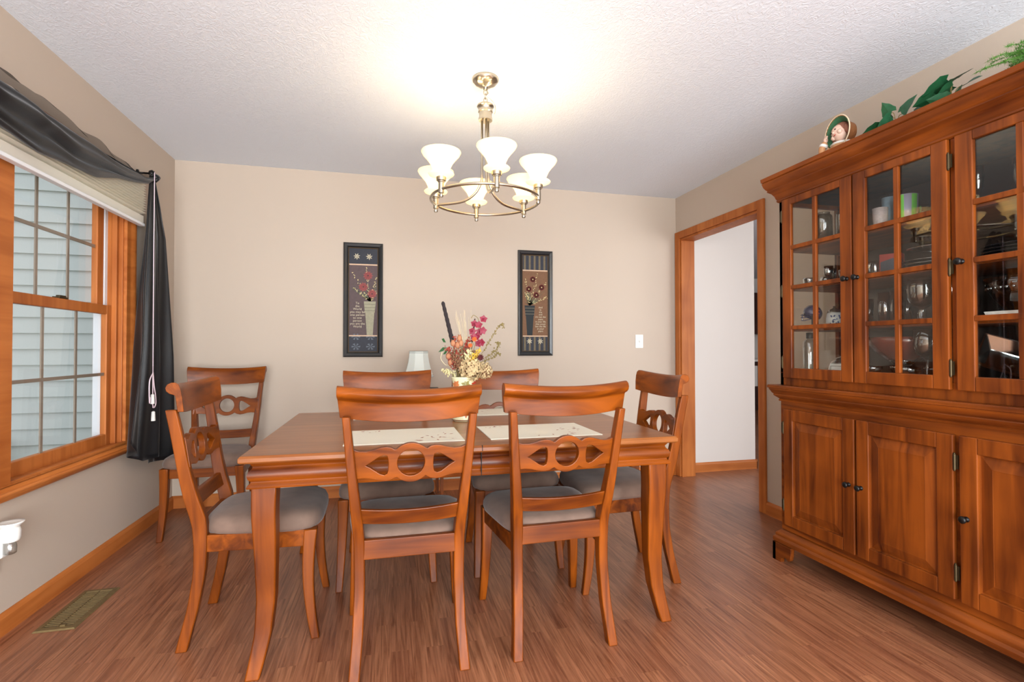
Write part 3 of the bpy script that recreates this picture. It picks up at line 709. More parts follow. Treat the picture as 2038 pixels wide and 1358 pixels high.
# pods
for i, (a, b_) in enumerate(((-.052, .165), (-.020, .19), (-.075, .10), (-.065, .07), (-.03, .155), (-.012, .165))):
    t, T = flower('seed_pod', ['peach seed pod left of centre', 'highest round peach seed pod in the bouquet', 'peach seed pod at the lower left', 'lowest peach seed pod near the vase rim', 'peach seed pod below the highest one', 'peach seed pod nearest the bouquet middle'][i], 'dried flower', [(a * .5, b_ * .5, -.01), (a, b_ - .012, -.025)])
    m = MB(T); m.sphere(B(a, b_, -.025), .0125, 10, 8, (1, 1, 1.25)); star(m, B(a, b_ + .008, -.025), .012, 6, (0, 0, 1), .5, 1.0); m.build('pod', FC['pod'], t, smooth=True)
# wheat whiskers
t, T = flower('wheat_ears', 'pale wheat ears with fine upright bristles behind the bouquet', 'dried grass', [(-.01, .1, .03), (.005, .18, .03)], .001, 'straw'); R = random.Random(8)
m = MB(T)
for k in range(26):
    a = R.uniform(-.02, .035); m.tube([B(a * .5, .12, .03), B(a, .19, .03), B(a * 1.6 - .012 + R.gauss(0, .012), R.uniform(.27, .335), .03 + R.gauss(0, .015))], .00045, 4)
m.build('bristles', FC['straw'], t)
m = MB(T)
for a in (-.012, .008, .026): m.tube([B(a * .6, .13, .03), B(a, .20, .03)], [.004, .0025], 6)
m.build('ears', FC['straw'], t, smooth=True)
# curly sage branches
for i, pts in enumerate(([(.05, .05, 0), (.10, .13, .0), (.135, .19, 0), (.165, .235, 0), (.19, .262, 0), (.196, .245, 0)], [(.06, .05, -.01), (.12, .10, 0), (.155, .13, 0), (.17, .15, 0), (.175, .165, 0), (.162, .172, 0)], [(.06, .04, .02), (.11, .08, .02), (.15, .10, .01), (.165, .12, .01), (.177, .11, .01)])):
    t, T = flower('sage_branch', ['long olive feathery branch reaching up to the right', 'middle curled olive branch on the right side', 'lowest curled olive branch on the right side'][i], 'dried flower', pts, .0014, 'sage')
    m = MB(T); C_ = smooth_curve([B(*p) for p in pts], 14); R = random.Random(20 + i)
    for k, p in enumerate(C_[10:]):
        m.sphere(p + Vector((R.gauss(0, .004), R.gauss(0, .004), R.gauss(0, .004))), .0035 * R.uniform(.6, 1.3), 5, 4)
    m.build('leaflets', FC['sage'], t, smooth=True)
# leaves, small blooms
t, T = flower('green_leaf_stem', 'dark green leaves poking out at the left of the bouquet', 'artificial leaf', [(-.06, .1, 0), (-.1, .13, 0)], .001, 'green')
m = MB(T)
for (a, b_, c_, d_) in ((-.085, .145, -.128, .122), (-.08, .13, -.105, .110), (-.09, .17, -.112, .187)):
    p, q = B(a, b_), B(c_, d_); w = Vector((0, -.006, .012)); m.add([p, (p + q) / 2 + w, q, (p + q) / 2 - w * .7], [(0, 1, 2), (0, 2, 3)])
m.build('leaves', FC['green'], t)
for nm, lab, a, b_, mt_, rr in (('strawflower', 'orange strawflower in the middle of the bouquet', .055, .195 - .01, 'orange', .014), ('strawflower', 'orange strawflower lower and left of the other', .035, .155, 'orange', .012), ('carnation', 'dark burgundy bloom at the right above the hydrangea', .085, .095, 'burg', .018)):
    t, T = flower(nm, lab, 'dried flower', [(a * .6, b_ * .5, -.02), (a, b_ - .006, -.045)])
    m = MB(T)
    for k in range(3): star(m, B(a, b_ + .001 * k, -.045 - .003 * k), rr * (1 - .25 * k), 9, TOC, .5, .2 + .3 * k)
    m.build('petals', FC[mt_], t)
t, T = flower('looped_sprig', 'thin looping cream sprig at the lower left of the bouquet', 'dried flower', [(-.06, .03, 0), (-.095, .06, 0), (-.115, .09, 0), (-.108, .125, 0)], .0022, 'straw')

# ================================================================== LAMP + SIDE TABLE
st = thing('side_table', 'brown wooden side table against the back wall behind the dining table', 'table', (1.66, -.22, 0))
m = MB(); m.box(-.19, .19, -.19, .19, .780, .800); m.build('table_top', M['cherry_x'], st, bevel=.004)
MB().box(-.17, .17, -.17, .17, .72, .780).build('apron', M['cherry_x'], st, bevel=.002)
for a in (-1, 1):
    for b_ in (-1, 1): MB().loft([[(a * .17 - q, b_ * .17 - q, z), (a * .17 + q, b_ * .17 - q, z), (a * .17 + q, b_ * .17 + q, z), (a * .17 - q, b_ * .17 + q, z)] for q, z in ((.010, 0), (.016, .775))]).build('leg', M['cherry_z'], st)
lp = thing('table_lamp', 'small table lamp with white bell shade and black twisted base by the wall', 'lamp', (1.676, -.23, .800))
# shade: cut-corner square bell
rings = []
for z, r in ((.105, .108), (.110, .107), (.13, .098), (.17, .086), (.21, .076), (.25, .070), (.288, .067), (.293, .066)):
    ring = []
    for k in range(8):
        a = PI / 8 + k * PI / 4; ring.append((r * math.cos(a) * 1.06, r * math.sin(a) * 1.06, z))
    rings.append(ring)
m = MB(); m.loft(rings, cap=False); o = m.build('lamp_shade', plain('white silk shade', srgb(214, 218, 210), .85), lp); md = o.modifiers.new('t', 'SOLIDIFY'); md.thickness = .002
m = MB()
for z, r in ((.292, .0675), (.280, .068), (.107, .1085), (.118, .105)):
    m.tube([(r * math.cos(PI / 8 + k * PI / 4) * 1.06, r * math.sin(PI / 8 + k * PI / 4) * 1.06, z) for k in range(8)], .0014, 5, close=True)
m.build('piping', plain('grey piping', srgb(78, 84, 80), .8), lp)
m = MB(); m.lathe([(.001, 0), (.055, 0), (.055, .008), (.02, .016), (.012, .02)], n=20)
for ph in (0, PI): m.tube([(.009 * math.cos(ph + i * .6), .009 * math.sin(ph + i * .6), .016 + i * .0075) for i in range(26)], .0075, 7)
m.build('lamp_base', M['black_metal'], lp, smooth=True)
bx = tag(MB().box(-.032, .032, -.03, .03, 0, .014).build('trinket_box', M['black_pl'], bevel=.004), 'small flat black box at the edge of the side table', 'box'); bx.location = (1.80, -.10, .800)

# ================================================================== PICTURES
def picture(name_lbl, x0, x1, z0, z1, art_fn):
    t = thing('framed_picture', name_lbl, 'picture', ((x0 + x1) / 2, 0, (z0 + z1) / 2), 0, 'tall narrow framed prints')
    w, h = (x1 - x0) / 2, (z1 - z0) / 2
    m = MB(); prof = [(0, -.0006), (0, -.018), (.004, -.024), (.010, -.026), (.026, -.020), (.036, -.012), (.036, -.006)]
    rings = [[(-w + d, y, -h + d), (w - d, y, -h + d), (w - d, y, h - d), (-w + d, y, h - d)] for d, y in prof]
    m.loft(rings, cap=False); m.build('frame', M['frame'], t)
    m = MB(); rings = [[(-w + d, y, -h + d), (w - d, y, -h + d), (w - d, y, h - d), (-w + d, y, h - d)] for d, y in ((.035, -.012), (.037, -.014), (.040, -.012), (.041, -.006))]
    m.loft(rings, cap=False); m.build('inner_bead', M['frame_edge'], t)
    MB().box(-w + .01, w - .01, -.004, -.0006, -h + .01, h - .01).build('backing', M['dark'], t)
    art_fn(t, w - .038, h - .038)
A = {k: plain('print ' + k, srgb(*c), .7, var=.25, bscale=70) for k, c in dict(navy=(38, 40, 50), plum=(82, 64, 64), cream=(196, 184, 156), rose=(142, 66, 64), pot=(150, 144, 120), potd=(112, 106, 88), green=(92, 98, 74), tan=(112, 76, 48), stripe=(104, 90, 66), black=(22, 26, 28), red=(112, 44, 34), bead=(214, 196, 140), line=(200, 168, 140), grey=(92, 98, 106)).items()}
def rect(m, x0, x1, z0, z1, y): m.box(x0, x1, y, y + .0004, z0, z1)
def pot_flower_art(t, w, h, left):
    m = MB(); Y = -.0055
    zt = h - .124; zb = -h + .122
    m.mat(A['navy']); rect(m, -w, w, zt, h, Y); rect(m, -w, w, -h, zb, Y)
    m.mat(A['plum'] if left else A['tan']); rect(m, -w, w, zb, zt, Y)
    m.build('print_ground', None, t)
    m = MB(); m.mat(A['line']); rect(m, -w, w, zt - .006, zt + .004, Y - .001); rect(m, -w, w, zb - .004, zb + .005, Y - .001)
    if not left:
        m.mat(A['stripe'])
        for k in range(5): x = -w + .014 + k * (2 * w - .01) / 5; rect(m, x, x + .016, zt + .006, h, Y - .0006); rect(m, x, x + .016, -h, zb - .006, Y - .0006)
    else:
        m.mat(A['grey'])
        for i in range(2):
            for j in range(2):
                cx = -w / 2 + i * w; cz = -h + .04 + j * .075
                for k in range(6): a0 = k * PI / 3; m.add([(cx, Y - .0008, cz), (cx + .03 * math.cos(a0 - .25), Y - .0008, cz + .026 * math.sin(a0 - .25)), (cx + .034 * math.cos(a0 + .25), Y - .0008, cz + .026 * math.sin(a0 + .25))], [(0, 1, 2)])
    m.build('print_borders', None, t)
    # pot
    m = MB(); px = w * .45 if left else -w * .42; ztop = zb + (.262 if left else .252)
    m.mat(A['pot'] if left else A['black'])
    m.add([(px - .022, Y - .001, zb + .006), (px + .022, Y - .001, zb + .006), (px + .034, Y - .001, ztop - .07), (px - .034, Y - .001, ztop - .07)], [(0, 1, 2, 3)])
    m.add([(px - .036, Y - .0014, ztop - .085), (px + .036, Y - .0014, ztop - .085), (px + .044, Y - .0014, ztop), (px - .044, Y - .0014, ztop)], [(0, 1, 2, 3)])
    m.mat(A['potd'])
    for q in (.02, .045, .068): m.add([(px - .04, Y - .0018, ztop - q), (px + .04, Y - .0018, ztop - q), (px + .04, Y - .0018, ztop - q - .004), (px - .04, Y - .0018, ztop - q - .004)], [(0, 1, 2, 3)])
    m.build('painted_pot', None, t)
    # flowers
    m = MB(); R = random.Random(4 if left else 9)
    fl = [(.034, .196), (0, .109), (.064, .058)] if left else [(-.020, .215), (-.054, .134), (.010, .086), (.055, .15)]
    m.mat(A['green'])
    for k in range(26):
        a = PI / 2 + R.uniform(-1.1, 1.1); L = R.uniform(.05, .22)
        m.add([(px - .004, Y - .0018, ztop), (px + .004, Y - .0018, ztop), (max(-w, min(w, px + L * math.cos(a))), Y - .0018, ztop + L * math.sin(a))], [(0, 1, 2)])
    m.mat(A['bead'])
    for (ex, ez) in (((-.72 * w), .215), (-.72 * w, .10), (.9 * w, .19), (.9 * w, .07), (.2 * w, .26)):
        for k in range(22):
            f = .2 + .8 * k / 21; x = px + (ex - px) * f + R.gauss(0, .005); z = ztop + ez * f + R.gauss(0, .005)
            x = max(-w + .004, min(w - .004, x)); m.add([(x + .0035 * math.cos(q), Y - .0026, z + .0035 * math.sin(q)) for q in (0, 1.05, 2.1, 3.14, 4.2, 5.25)], [(0, 1, 2, 3, 4, 5)])
    m.mat(A['rose'] if left else A['red'])
    for fx, fz in fl:
        for k in range(11 if left else 8):
            a = 2 * PI * k / (11 if left else 8); r_ = .038 if left else .028; wq = .008 if left else .012
            m.add([(fx, Y - .003, ztop + fz), (fx + r_ * .6 * math.cos(a) - wq * math.sin(a), Y - .003, ztop + fz + r_ * .6 * math.sin(a) + wq * math.cos(a)), (fx + r_ * math.cos(a), Y - .003, ztop + fz + r_ * math.sin(a)), (fx + r_ * .6 * math.cos(a) + wq * math.sin(a), Y - .003, ztop + fz + r_ * .6 * math.sin(a) - wq * math.cos(a))], [(0, 1, 2, 3)])
    m.mat(A['bead'] if not left else A['black'])
    for fx, fz in fl: m.add([(fx + .005 * math.cos(q), Y - .0036, ztop + fz + .005 * math.sin(q)) for q in (0, 1, 2, 3, 4, 5)], [(0, 1, 2, 3, 4, 5)])
    m.mat(A['cream'])
    for cx in (-w * .45, w * .4):
        cz = zt + .06 if left else -h + .08
        for k in range(7):
            a = 2 * PI * k / 7 + .3; m.add([(cx, Y - .0026, cz), (cx + .014 * math.cos(a - .3), Y - .0026, cz + .014 * math.sin(a - .3)), (cx + .026 * math.cos(a), Y - .0026, cz + .026 * math.sin(a)), (cx + .014 * math.cos(a + .3), Y - .0026, cz + .014 * math.sin(a + .3))], [(0, 1, 2, 3)])
    m.build('painted_flowers', None, t)
    txt = 'To\nthe\nWorld\nyou may be\none person\nto one\nperson\nyou are the\nWorld' if left else 'And\nin\nthe\nend\nit\'s not the\nyears\nin your life\nthat count\nbut the life\nin your\nyears'
    n = txt.count('\n') + 1; hgt = .20 if left else .215; step = hgt / n
    T = Matrix.Translation((-w * .40 if left else w * .42, Y - .0015, ztop - .022)) @ Matrix.Rotation(PI / 2, 4, 'X')
    text_mesh(txt, step * 1.05, A['cream'], 'verse', T, t, .0003, 'CENTER', .95)
picture('black framed print on the left with a pale pot and rose flowers', 1.131, 1.419, 1.048, 1.912, lambda t, w, h: pot_flower_art(t, w, h, True))
picture('black framed print on the right with a black pot and red flowers', 2.485, 2.780, 1.052, 1.915, lambda t, w, h: pot_flower_art(t, w, h, False))

# ================================================================== CHANDELIER
CX, CY = 1.92, -1.57
ch = thing('chandelier', 'six light brushed nickel ring chandelier with frosted bell shades', 'chandelier', (CX, CY, H))
NK = M['nickel']
m = MB(); rings = []
for r, z in ((.064, 0), (.066, -.006), (.060, -.018), (.045, -.030), (.028, -.038), (.014, -.042), (.010, -.046), (.010, -.056), (.004, -.058)):
    ring = []
    for k in range(48):
        a = 2 * PI * k / 48 + z * 22; rr = r * (1 + (.035 * math.sin(8 * 2 * PI * k / 48) if .02 < r < .062 else 0)); ring.append((rr * math.cos(a), rr * math.sin(a), z))
    rings.append(ring)
m.loft(rings).build('canopy', NK, ch, smooth=True)
m = MB()
for i, (z, rt) in enumerate(((-.068, 0), (-.088, 1), (-.108, 0))):
    pts = []
    for k in range(16):
        a = 2 * PI * k / 16; u, w_ = .009 * math.cos(a), .014 * math.sin(a); pts.append((u if not rt else 0, 0 if not rt else u, z + w_))
    m.tube(pts, .0022, 6, close=True)
m.tube(smooth_curve([(.0, .0, -.055), (.012, -.01, -.075), (-.004, -.014, -.09), (.02, -.01, -.1), (.045, 0, -.12), (.05, .0, -.15), (.046, .01, -.165)]), .0017, 6)
m.build('chain', NK, ch, smooth=True)
MB().lathe([(.001, -.118), (.012, -.118), (.014, -.124), (.030, -.126), (.040, -.132), (.042, -.140), (.036, -.146), (.034, -.162), (.036, -.166), (.032, -.170), (.031, -.192), (.034, -.196), (.034, -.208), (.001, -.208)], n=28).build('hub', NK, ch, autosmooth=40)
ZR = 1.837 - H; RR = .265
for ang in (30, 150, 270):
    a = math.radians(ang); c_, s_ = math.cos(a), math.sin(a)
    m = MB(); pts = [(.018 * c_, .018 * s_, -.2), (.018 * c_, .018 * s_, ZR + .13), (.022 * c_, .022 * s_, ZR + .095), (.05 * c_, .05 * s_, ZR + .045), (.10 * c_, .10 * s_, ZR + .012), (.16 * c_, .16 * s_, ZR + .001), (RR * c_, RR * s_, ZR)]
    P = [Vector(pts[0])] + smooth_curve(pts[1:], 6); m.tube(P, .0063, 10); m.build('arm', NK, ch, smooth=True)
m = MB(); m.tube([(RR * math.cos(2 * PI * k / 72), RR * math.sin(2 * PI * k / 72), ZR) for k in range(72)], .0068, 10, close=True); m.build('ring', NK, ch, smooth=True)
def lit_glass():
    m = bpy.data.materials.new('frosted lamp glass'); m.use_nodes = True; nt = m.node_tree; nt.nodes.clear()
    out = nt.nodes.new('ShaderNodeOutputMaterial'); d = nt.nodes.new('ShaderNodeBsdfDiffuse'); d.inputs[0].default_value = srgb(250, 240, 214)
    tl = nt.nodes.new('ShaderNodeBsdfTranslucent'); tl.inputs[0].default_value = srgb(255, 238, 200); mx = nt.nodes.new('ShaderNodeMixShader'); mx.inputs[0].default_value = .55
    em = nt.nodes.new('ShaderNodeEmission'); em.inputs[0].default_value = (1, .83, .52, 1); em.inputs[1].default_value = .32; ad = nt.nodes.new('ShaderNodeAddShader')
    gl = nt.nodes.new('ShaderNodeBsdfGlossy'); gl.inputs['Roughness'].default_value = .25; m3 = nt.nodes.new('ShaderNodeMixShader'); m3.inputs[0].default_value = .06
    nt.links.new(d.outputs[0], mx.inputs[1]); nt.links.new(tl.outputs[0], mx.inputs[2]); nt.links.new(mx.outputs[0], m3.inputs[1]); nt.links.new(gl.outputs[0], m3.inputs[2])
    nt.links.new(m3.outputs[0], ad.inputs[0]); nt.links.new(em.outputs[0], ad.inputs[1]); nt.links.new(ad.outputs[0], out.inputs[0]); return m
LG = lit_glass()
bulbm = bpy.data.materials.new('lit bulb'); bulbm.use_nodes = True; bb = bulbm.node_tree.nodes['Principled BSDF']; bb.inputs['Emission Color'].default_value = (1, .86, .62, 1); bb.inputs['Emission Strength'].default_value = 9
for i in range(6):
    a = math.radians(-90 + 60 * i); x, y = RR * math.cos(a), RR * math.sin(a)
    MB(Matrix.Translation((x, y, ZR))).lathe([(.001, -.036), (.008, -.036), (.010, -.032), (.010, -.026), (.006, -.024), (.006, -.020), (.013, -.018), (.013, .030), (.0155, .032), (.0155, .036), (.022, .038), (.023, .054), (.020, .056), (.001, .056)], n=20).build('socket', NK, ch, autosmooth=40)
    gs = MB(Matrix.Translation((x, y, ZR))).lathe([(.012, .056), (.040, .058), (.056, .064), (.059, .069), (.055, .073), (.038, .075), (.037, .080), (.041, .095), (.052, .118), (.068, .138), (.083, .155), (.090, .168), (.089, .171), (.081, .157), (.065, .139), (.049, .119), (.038, .095), (.034, .08), (.03, .072), (.012, .062)], n=36).build('glass_shade', LG, ch, smooth=True)
    MB(Matrix.Translation((x, y, ZR))).lathe([(.001, .058), (.010, .062), (.012, .08), (.022, .105), (.024, .118), (.018, .134), (.001, .14)], n=14).build('bulb', bulbm, gs, smooth=True)
    l = bpy.data.lights.new('bulb_light', 'POINT'); l.energy = 1.45; l.color = (1, .80, .54); l.shadow_soft_size = .022
    lo = bpy.data.objects.new('bulb_light', l); COL.objects.link(lo); lo.parent = ch; lo.location = (x, y, ZR + .148)

# ================================================================== CHINA CABINET
# local frame: +X of the room stays; built in world numbers relative to the foot centre
HX0, HX1, HY1, HY0 = 3.475, 3.905, -1.737, -3.045   # front plane, back, far side, near side
HC = Vector((3.69, -2.39, 0))
hc = thing('china_cabinet', 'tall cherry china cabinet with glass doors above and panelled doors below', 'china cabinet', tuple(HC))
TH = Matrix.Translation(-HC)
def HM(): return MB(TH)
HZ, HYm = M['hutch_z'], M['hutch_y']
# base carcass
m = HM(); m.box(HX0, HX1, HY0, HY1, .165, .84); m.build('base_body', HYm, hc, bevel=.002)
# plinth moulding + bracket feet
m = HM(); m.molding([(-.01, .094), (.018, .094), (.030, .098), (.030, .118), (.026, .122), (.020, .128), (.022, .136), (.018, .146), (.010, .152), (.008, .156), (-.01, .166)], HX0, HX1, HY0, HY1); m.build('plinth', HYm, hc, autosmooth=40)
foot = [(0, 0), (.055, 0), (.060, .022), (.072, .030), (.090, .030), (.106, .022), (.116, .030), (.122, .05), (.124, .094), (0, .094)]
def bracket(yc, s):
    m = HM()
    m.prism([(a, b) for a, b in foot], HX0 - .031, HX0 - .009, lambda a, b, d: (d, yc - s * a, b))
    m.prism([(a, b) for a, b in foot], 0, .022, lambda a, b, d: (HX0 - .031 + a, yc - s * d, b))
    m.build('bracket_foot', HYm, hc, bevel=.0015)
bracket(HY1 + .031, 1); bracket(HY0 - .031, -1)
HM().box(HX1 - .03, HX1 + .0, HY1 - .08, HY1 + .02, 0, .094).box(HX1 - .03, HX1, HY0 - .02, HY0 + .08, 0, .094).build('rear_foot', HYm, hc)
# waist moulding / counter
m = HM(); m.molding([(-.02, .835), (.006, .835), (.008, .842), (.004, .846), (.010, .852), (.022, .862), (.026, .868), (.024, .872), (.030, .878), (.036, .890), (.040, .896), (.040, .902), (.046, .904), (.046, .916), (.042, .920), (-.02, .920)], HX0, HX1, HY0, HY1); m.build('counter_molding', HYm, hc, autosmooth=35)
# upper carcass
t_ = .022
m = HM()
m.box(HX1 - .016, HX1, HY0, HY1, .92, 1.9)          # back
m.box(HX0, HX1, HY0, HY0 + t_, .92, 1.9)              # near side
m.box(HX0, HX0 + .05, HY1 - t_, HY1, .92, 1.9).box(HX1 - .075, HX1, HY1 - t_, HY1, .92, 1.9).box(HX0 + .05, HX1 - .075, HY1 - t_, HY1, .92, .985).box(HX0 + .05, HX1 - .075, HY1 - t_, HY1, 1.865, 1.9)
m.box(HX0, HX1, HY0, HY1, 1.885, 1.91).box(HX0, HX1, HY0, HY1, .92, .985)
m.box(HX0, HX0 + .022, HY1 - .038, HY1, .985, 1.885).box(HX0, HX0 + .022, -2.609, -2.579, .985, 1.885).box(HX0, HX0 + .022, HY0, -2.99, .985, 1.885)
m.build('hutch_body', HZ, hc, bevel=.0015)
HM().box(HX1 - .0175, HX1 - .0165, HY0 + t_, HY1 - t_, .985, 1.885).build('back_panel', M['mirror'], hc)
HM().box(HX0 + .05, HX1 - .075, HY1 - .014, HY1 - .010, .985, 1.865).build('side_pane', M['cab_glass'], hc)
for z in (1.211, 1.424, 1.628): HM().box(HX0 + .03, HX1 - .02, HY0 + t_, HY1 - t_ - .001, z - .011, z).build('shelf', M['hutch_y'], hc)
# crown
m = HM(); m.molding([(-.02, 1.885), (.004, 1.885), (.010, 1.892), (.008, 1.900), (.012, 1.906), (.016, 1.920), (.026, 1.936), (.038, 1.946), (.042, 1.950), (.040, 1.956), (.046, 1.962), (.054, 1.976), (.058, 1.990), (.060, 1.996), (.056, 2.0), (.062, 2.003), (.064, 2.022), (-.02, 2.022)], HX0, HX1, HY0, HY1); m.build('crown_molding', HYm, hc, autosmooth=35)
def knob(parent, y, z, x):
    k = HM(); k.lathe([(.009, 0), (.010, -.003), (.005, -.006), (.0045, -.013), (.008, -.017), (.0125, -.020), (.013, -.025), (.009, -.029), (.001, -.030)], (x, y, z), 14, 'x'); k.build('knob', M['black_metal'], parent, smooth=True)
def hinge(parent, y, z, x):
    k = HM(); k.lathe([(.001, -.034), (.003, -.032), (.003, -.029), (.0048, -.028), (.0048, .028), (.003, .029), (.003, .032), (.001, .034)], (x, y, z), 10); k.box(x - .001, x + .003, y - .012, y + .012, z - .025, z + .025); k.build('hinge', M['brass'], parent, smooth=False)
XD = HX0 - .020   # door face
uppers = [(-1.775, -2.181, 'L'), (-2.190, -2.580, 'R'), (-2.606, -2.996, 'R3')]
for (ya, yb, kind) in uppers:      # ya > yb
    z0, z1, st_ = .960, 1.884, .058
    m = HM(); m.box(XD, HX0 - .001, ya - st_, ya, z0, z1).box(XD, HX0 - .001, yb, yb + st_, z0, z1).box(XD, HX0 - .001, yb + st_, ya - st_, z0, z0 + .052).box(XD, HX0 - .001, yb + st_, ya - st_, z1 - .034, z1)
    d = m.build('glass_door', HZ, hc, bevel=.003)
    m = HM(); ym = (ya + yb) / 2
    m.box(XD + .001, HX0 - .003, ym - .010, ym + .010, z0 + .052, z1 - .034)
    for zz in (1.628, 1.424, 1.218): m.box(XD + .0005, HX0 - .003, yb + st_, ya - st_, zz - .010, zz + .010)
    m.build('muntin', HZ, d, bevel=.002)
    HM().box(HX0 - .010, HX0 - .007, yb + st_ - .005, ya - st_ + .005, z0 + .047, z1 - .029).build('pane', M['cab_glass'], d)
    ky = yb + .022 if kind == 'L' else ya - .022; knob(d, ky, 1.424, XD)
    hy = ya + .004 if kind == 'L' else yb - .004
    for zz in (1.04, 1.41, 1.80): hinge(d, hy, zz, XD + .003)
lowers = [(-1.775, -2.183, 'L'), (-2.195, -2.588, 'R'), (-2.609, -3.0, 'R3')]
for (ya, yb, kind) in lowers:
    z0, z1, st_ = .200, .798, .058
    m = HM(); m.box(XD, HX0 - .001, ya - st_, ya, z0, z1).box(XD, HX0 - .001, yb, yb + st_, z0, z1).box(XD, HX0 - .001, yb + st_, ya - st_, z0, z0 + st_).box(XD, HX0 - .001, yb + st_, ya - st_, z1 - st_, z1)
    d = m.build('panel_door', HZ, hc, bevel=.003)
    a0, a1, b0, b1 = yb + st_, ya - st_, z0 + st_, z1 - st_
    m = HM(); rings = [[(x, a0 + q, b0 + q), (x, a1 - q, b0 + q), (x, a1 - q, b1 - q), (x, a0 + q, b1 - q)] for q, x in ((0, HX0 - .002), (0, XD + .013), (.004, XD + .014), (.044, XD + .003), (.046, XD + .0035))]
    m.loft(rings); m.build('raised_panel', HZ, d)
    ky = yb + .024 if kind == 'L' else ya - .024; knob(d, ky, .505, XD)
    hy = ya + .004 if kind == 'L' else yb - .004
    for zz in (.30, .70): hinge(d, hy, zz, XD + .003)

# ------------------------------------------------ things in the china cabinet
GL, CR = M['glass'], M['crystal']
def lathe_thing(name, label, cat, x, y, z, prof, mat, n=20, group=None):
    o = MB().lathe(prof, n=n).build(name, mat, smooth=True, loc=(x, y, z + .0006)); return tag(o, label, cat, group)
def tumbler(r, h, t=.0025, taper=.85): return [(.001, 0), (r * taper, 0), (r, h), (r - t, h), (r * taper - t, .006), (.001, .006)]
def goblet(r, h): return [(.001, 0), (r * .75, 0), (r * .7, .004), (.006, .01), (.005, h * .38), (.012, h * .42), (r * .8, h * .52), (r, h * .7), (r * .92, h), (r * .92 - .002, h), (r - .003, h * .7), (r * .75, h * .54), (.001, h * .45)]
def jar(r, h): return [(.001, 0), (r, 0), (r, h * .82), (r * .93, h * .9), (r * .7, h * .95), (r * .72, h), (r * .66, h), (r * .66, h * .95), (r * .9, h * .88), (r - .003, h * .8), (r - .003, .006), (.001, .006)]
def bowl(r, h): return [(.001, 0), (r * .45, 0), (r * .5, .004), (r * .8, h * .4), (r * .96, h * .75), (r, h), (r - .003, h), (r * .93, h * .75), (r * .77, h * .42), (r * .4, .01), (.001, .008)]
S1, S2, S3, S0 = 1.628, 1.424, 1.211, .985
lathe_thing('glass_jar', 'clear tall glass jar on the top shelf by the glazed side', 'jar', 3.66, -1.835, S1, jar(.042, .19), GL)
lathe_thing('glass_jar', 'clear glass jar on the top shelf tucked in the back corner', 'jar', 3.80, -1.83, S1, jar(.036, .20), GL)
sj = thing('script_jar', 'glass jar with white wire script on the top shelf, left door', 'jar', (3.66, -1.955, S1 + .0006))
MB().lathe(jar(.036, .18), n=20).build('body', GL, sj, smooth=True)
wm = plain('white wire script', srgb(220, 220, 216), .4)
m = MB(); m.tube([(.0375 * math.cos(3.9 + k * .055), .0375 * math.sin(3.9 + k * .055), .125 + .012 * math.sin(k * 1.3)) for k in range(30)], .0016, 5); m.build('script', wm, sj)
for i, (x, y, r, h, lab) in enumerate(((3.60, -1.80, .030, .055, 'small clear dessert bowl nearest the side glass on the second shelf'), (3.69, -1.82, .030, .06, 'clear dessert bowl behind the small one on the second shelf'), (3.72, -1.925, .045, .085, 'flared clear bowl on the second shelf behind the left door knob'))):
    lathe_thing('glass_bowl', lab, 'bowl', x, y, S2, bowl(r, h), CR)
for x, y, lab in ((3.66, -1.88, 'clear cordial glass second shelf left door, with fluted side'), (3.58, -1.94, 'clear cordial glass nearest the left door glass, second shelf')):
    lathe_thing('cordial_glass', lab, 'drinking glass', x, y, S2, goblet(.022, .095), CR)
# mini sports helmet on a stand
hl = thing('mini_helmet', 'small navy sports helmet with an orange letter on the third shelf', 'helmet', (3.62, -1.80, S3 + .0006))
navy = plain('navy shell', srgb(34, 38, 82), .25, coat=.5)
T = Matrix.Translation((0, 0, .085)) @ Matrix.Rotation(.35, 4, 'Y')
m = MB(T); rings = []
for i in range(11):
    th = PI * .68 * i / 10; rr = max(.042 * math.sin(th), .0005); rings.append([(rr * math.cos(2 * PI * k / 24) * 1.15, rr * math.sin(2 * PI * k / 24), .042 * math.cos(th)) for k in range(24)])
m.loft(rings, cap=False); o = m.build('shell', navy, hl, smooth=True); md = o.modifiers.new('t', 'SOLIDIFY'); md.thickness = .003
m = MB()
for z in (.045, .060, .072): m.tube([(-.035, -.03, z + .008), (-.062, -.012, z), (-.066, .0, z), (-.062, .012, z), (-.035, .03, z + .008)], .0022, 6)
m.tube([(-.064, 0, .045), (-.064, 0, .075)], .0022, 6); m.build('face_guard', navy, hl)
text_mesh('C', .034, plain('orange letter', srgb(200, 70, 40), .5), 'letter', Matrix.Translation((-.012, -.0435, .077)) @ Matrix.Rotation(PI / 2, 4, 'X'), hl, .0012)
m = MB(); m.box(-.02, .02, -.02, .02, 0, .012); m.tube([(0, 0, .01), (0, 0, .07)], .006, 8); m.build('stand', M['black_pl'], hl)
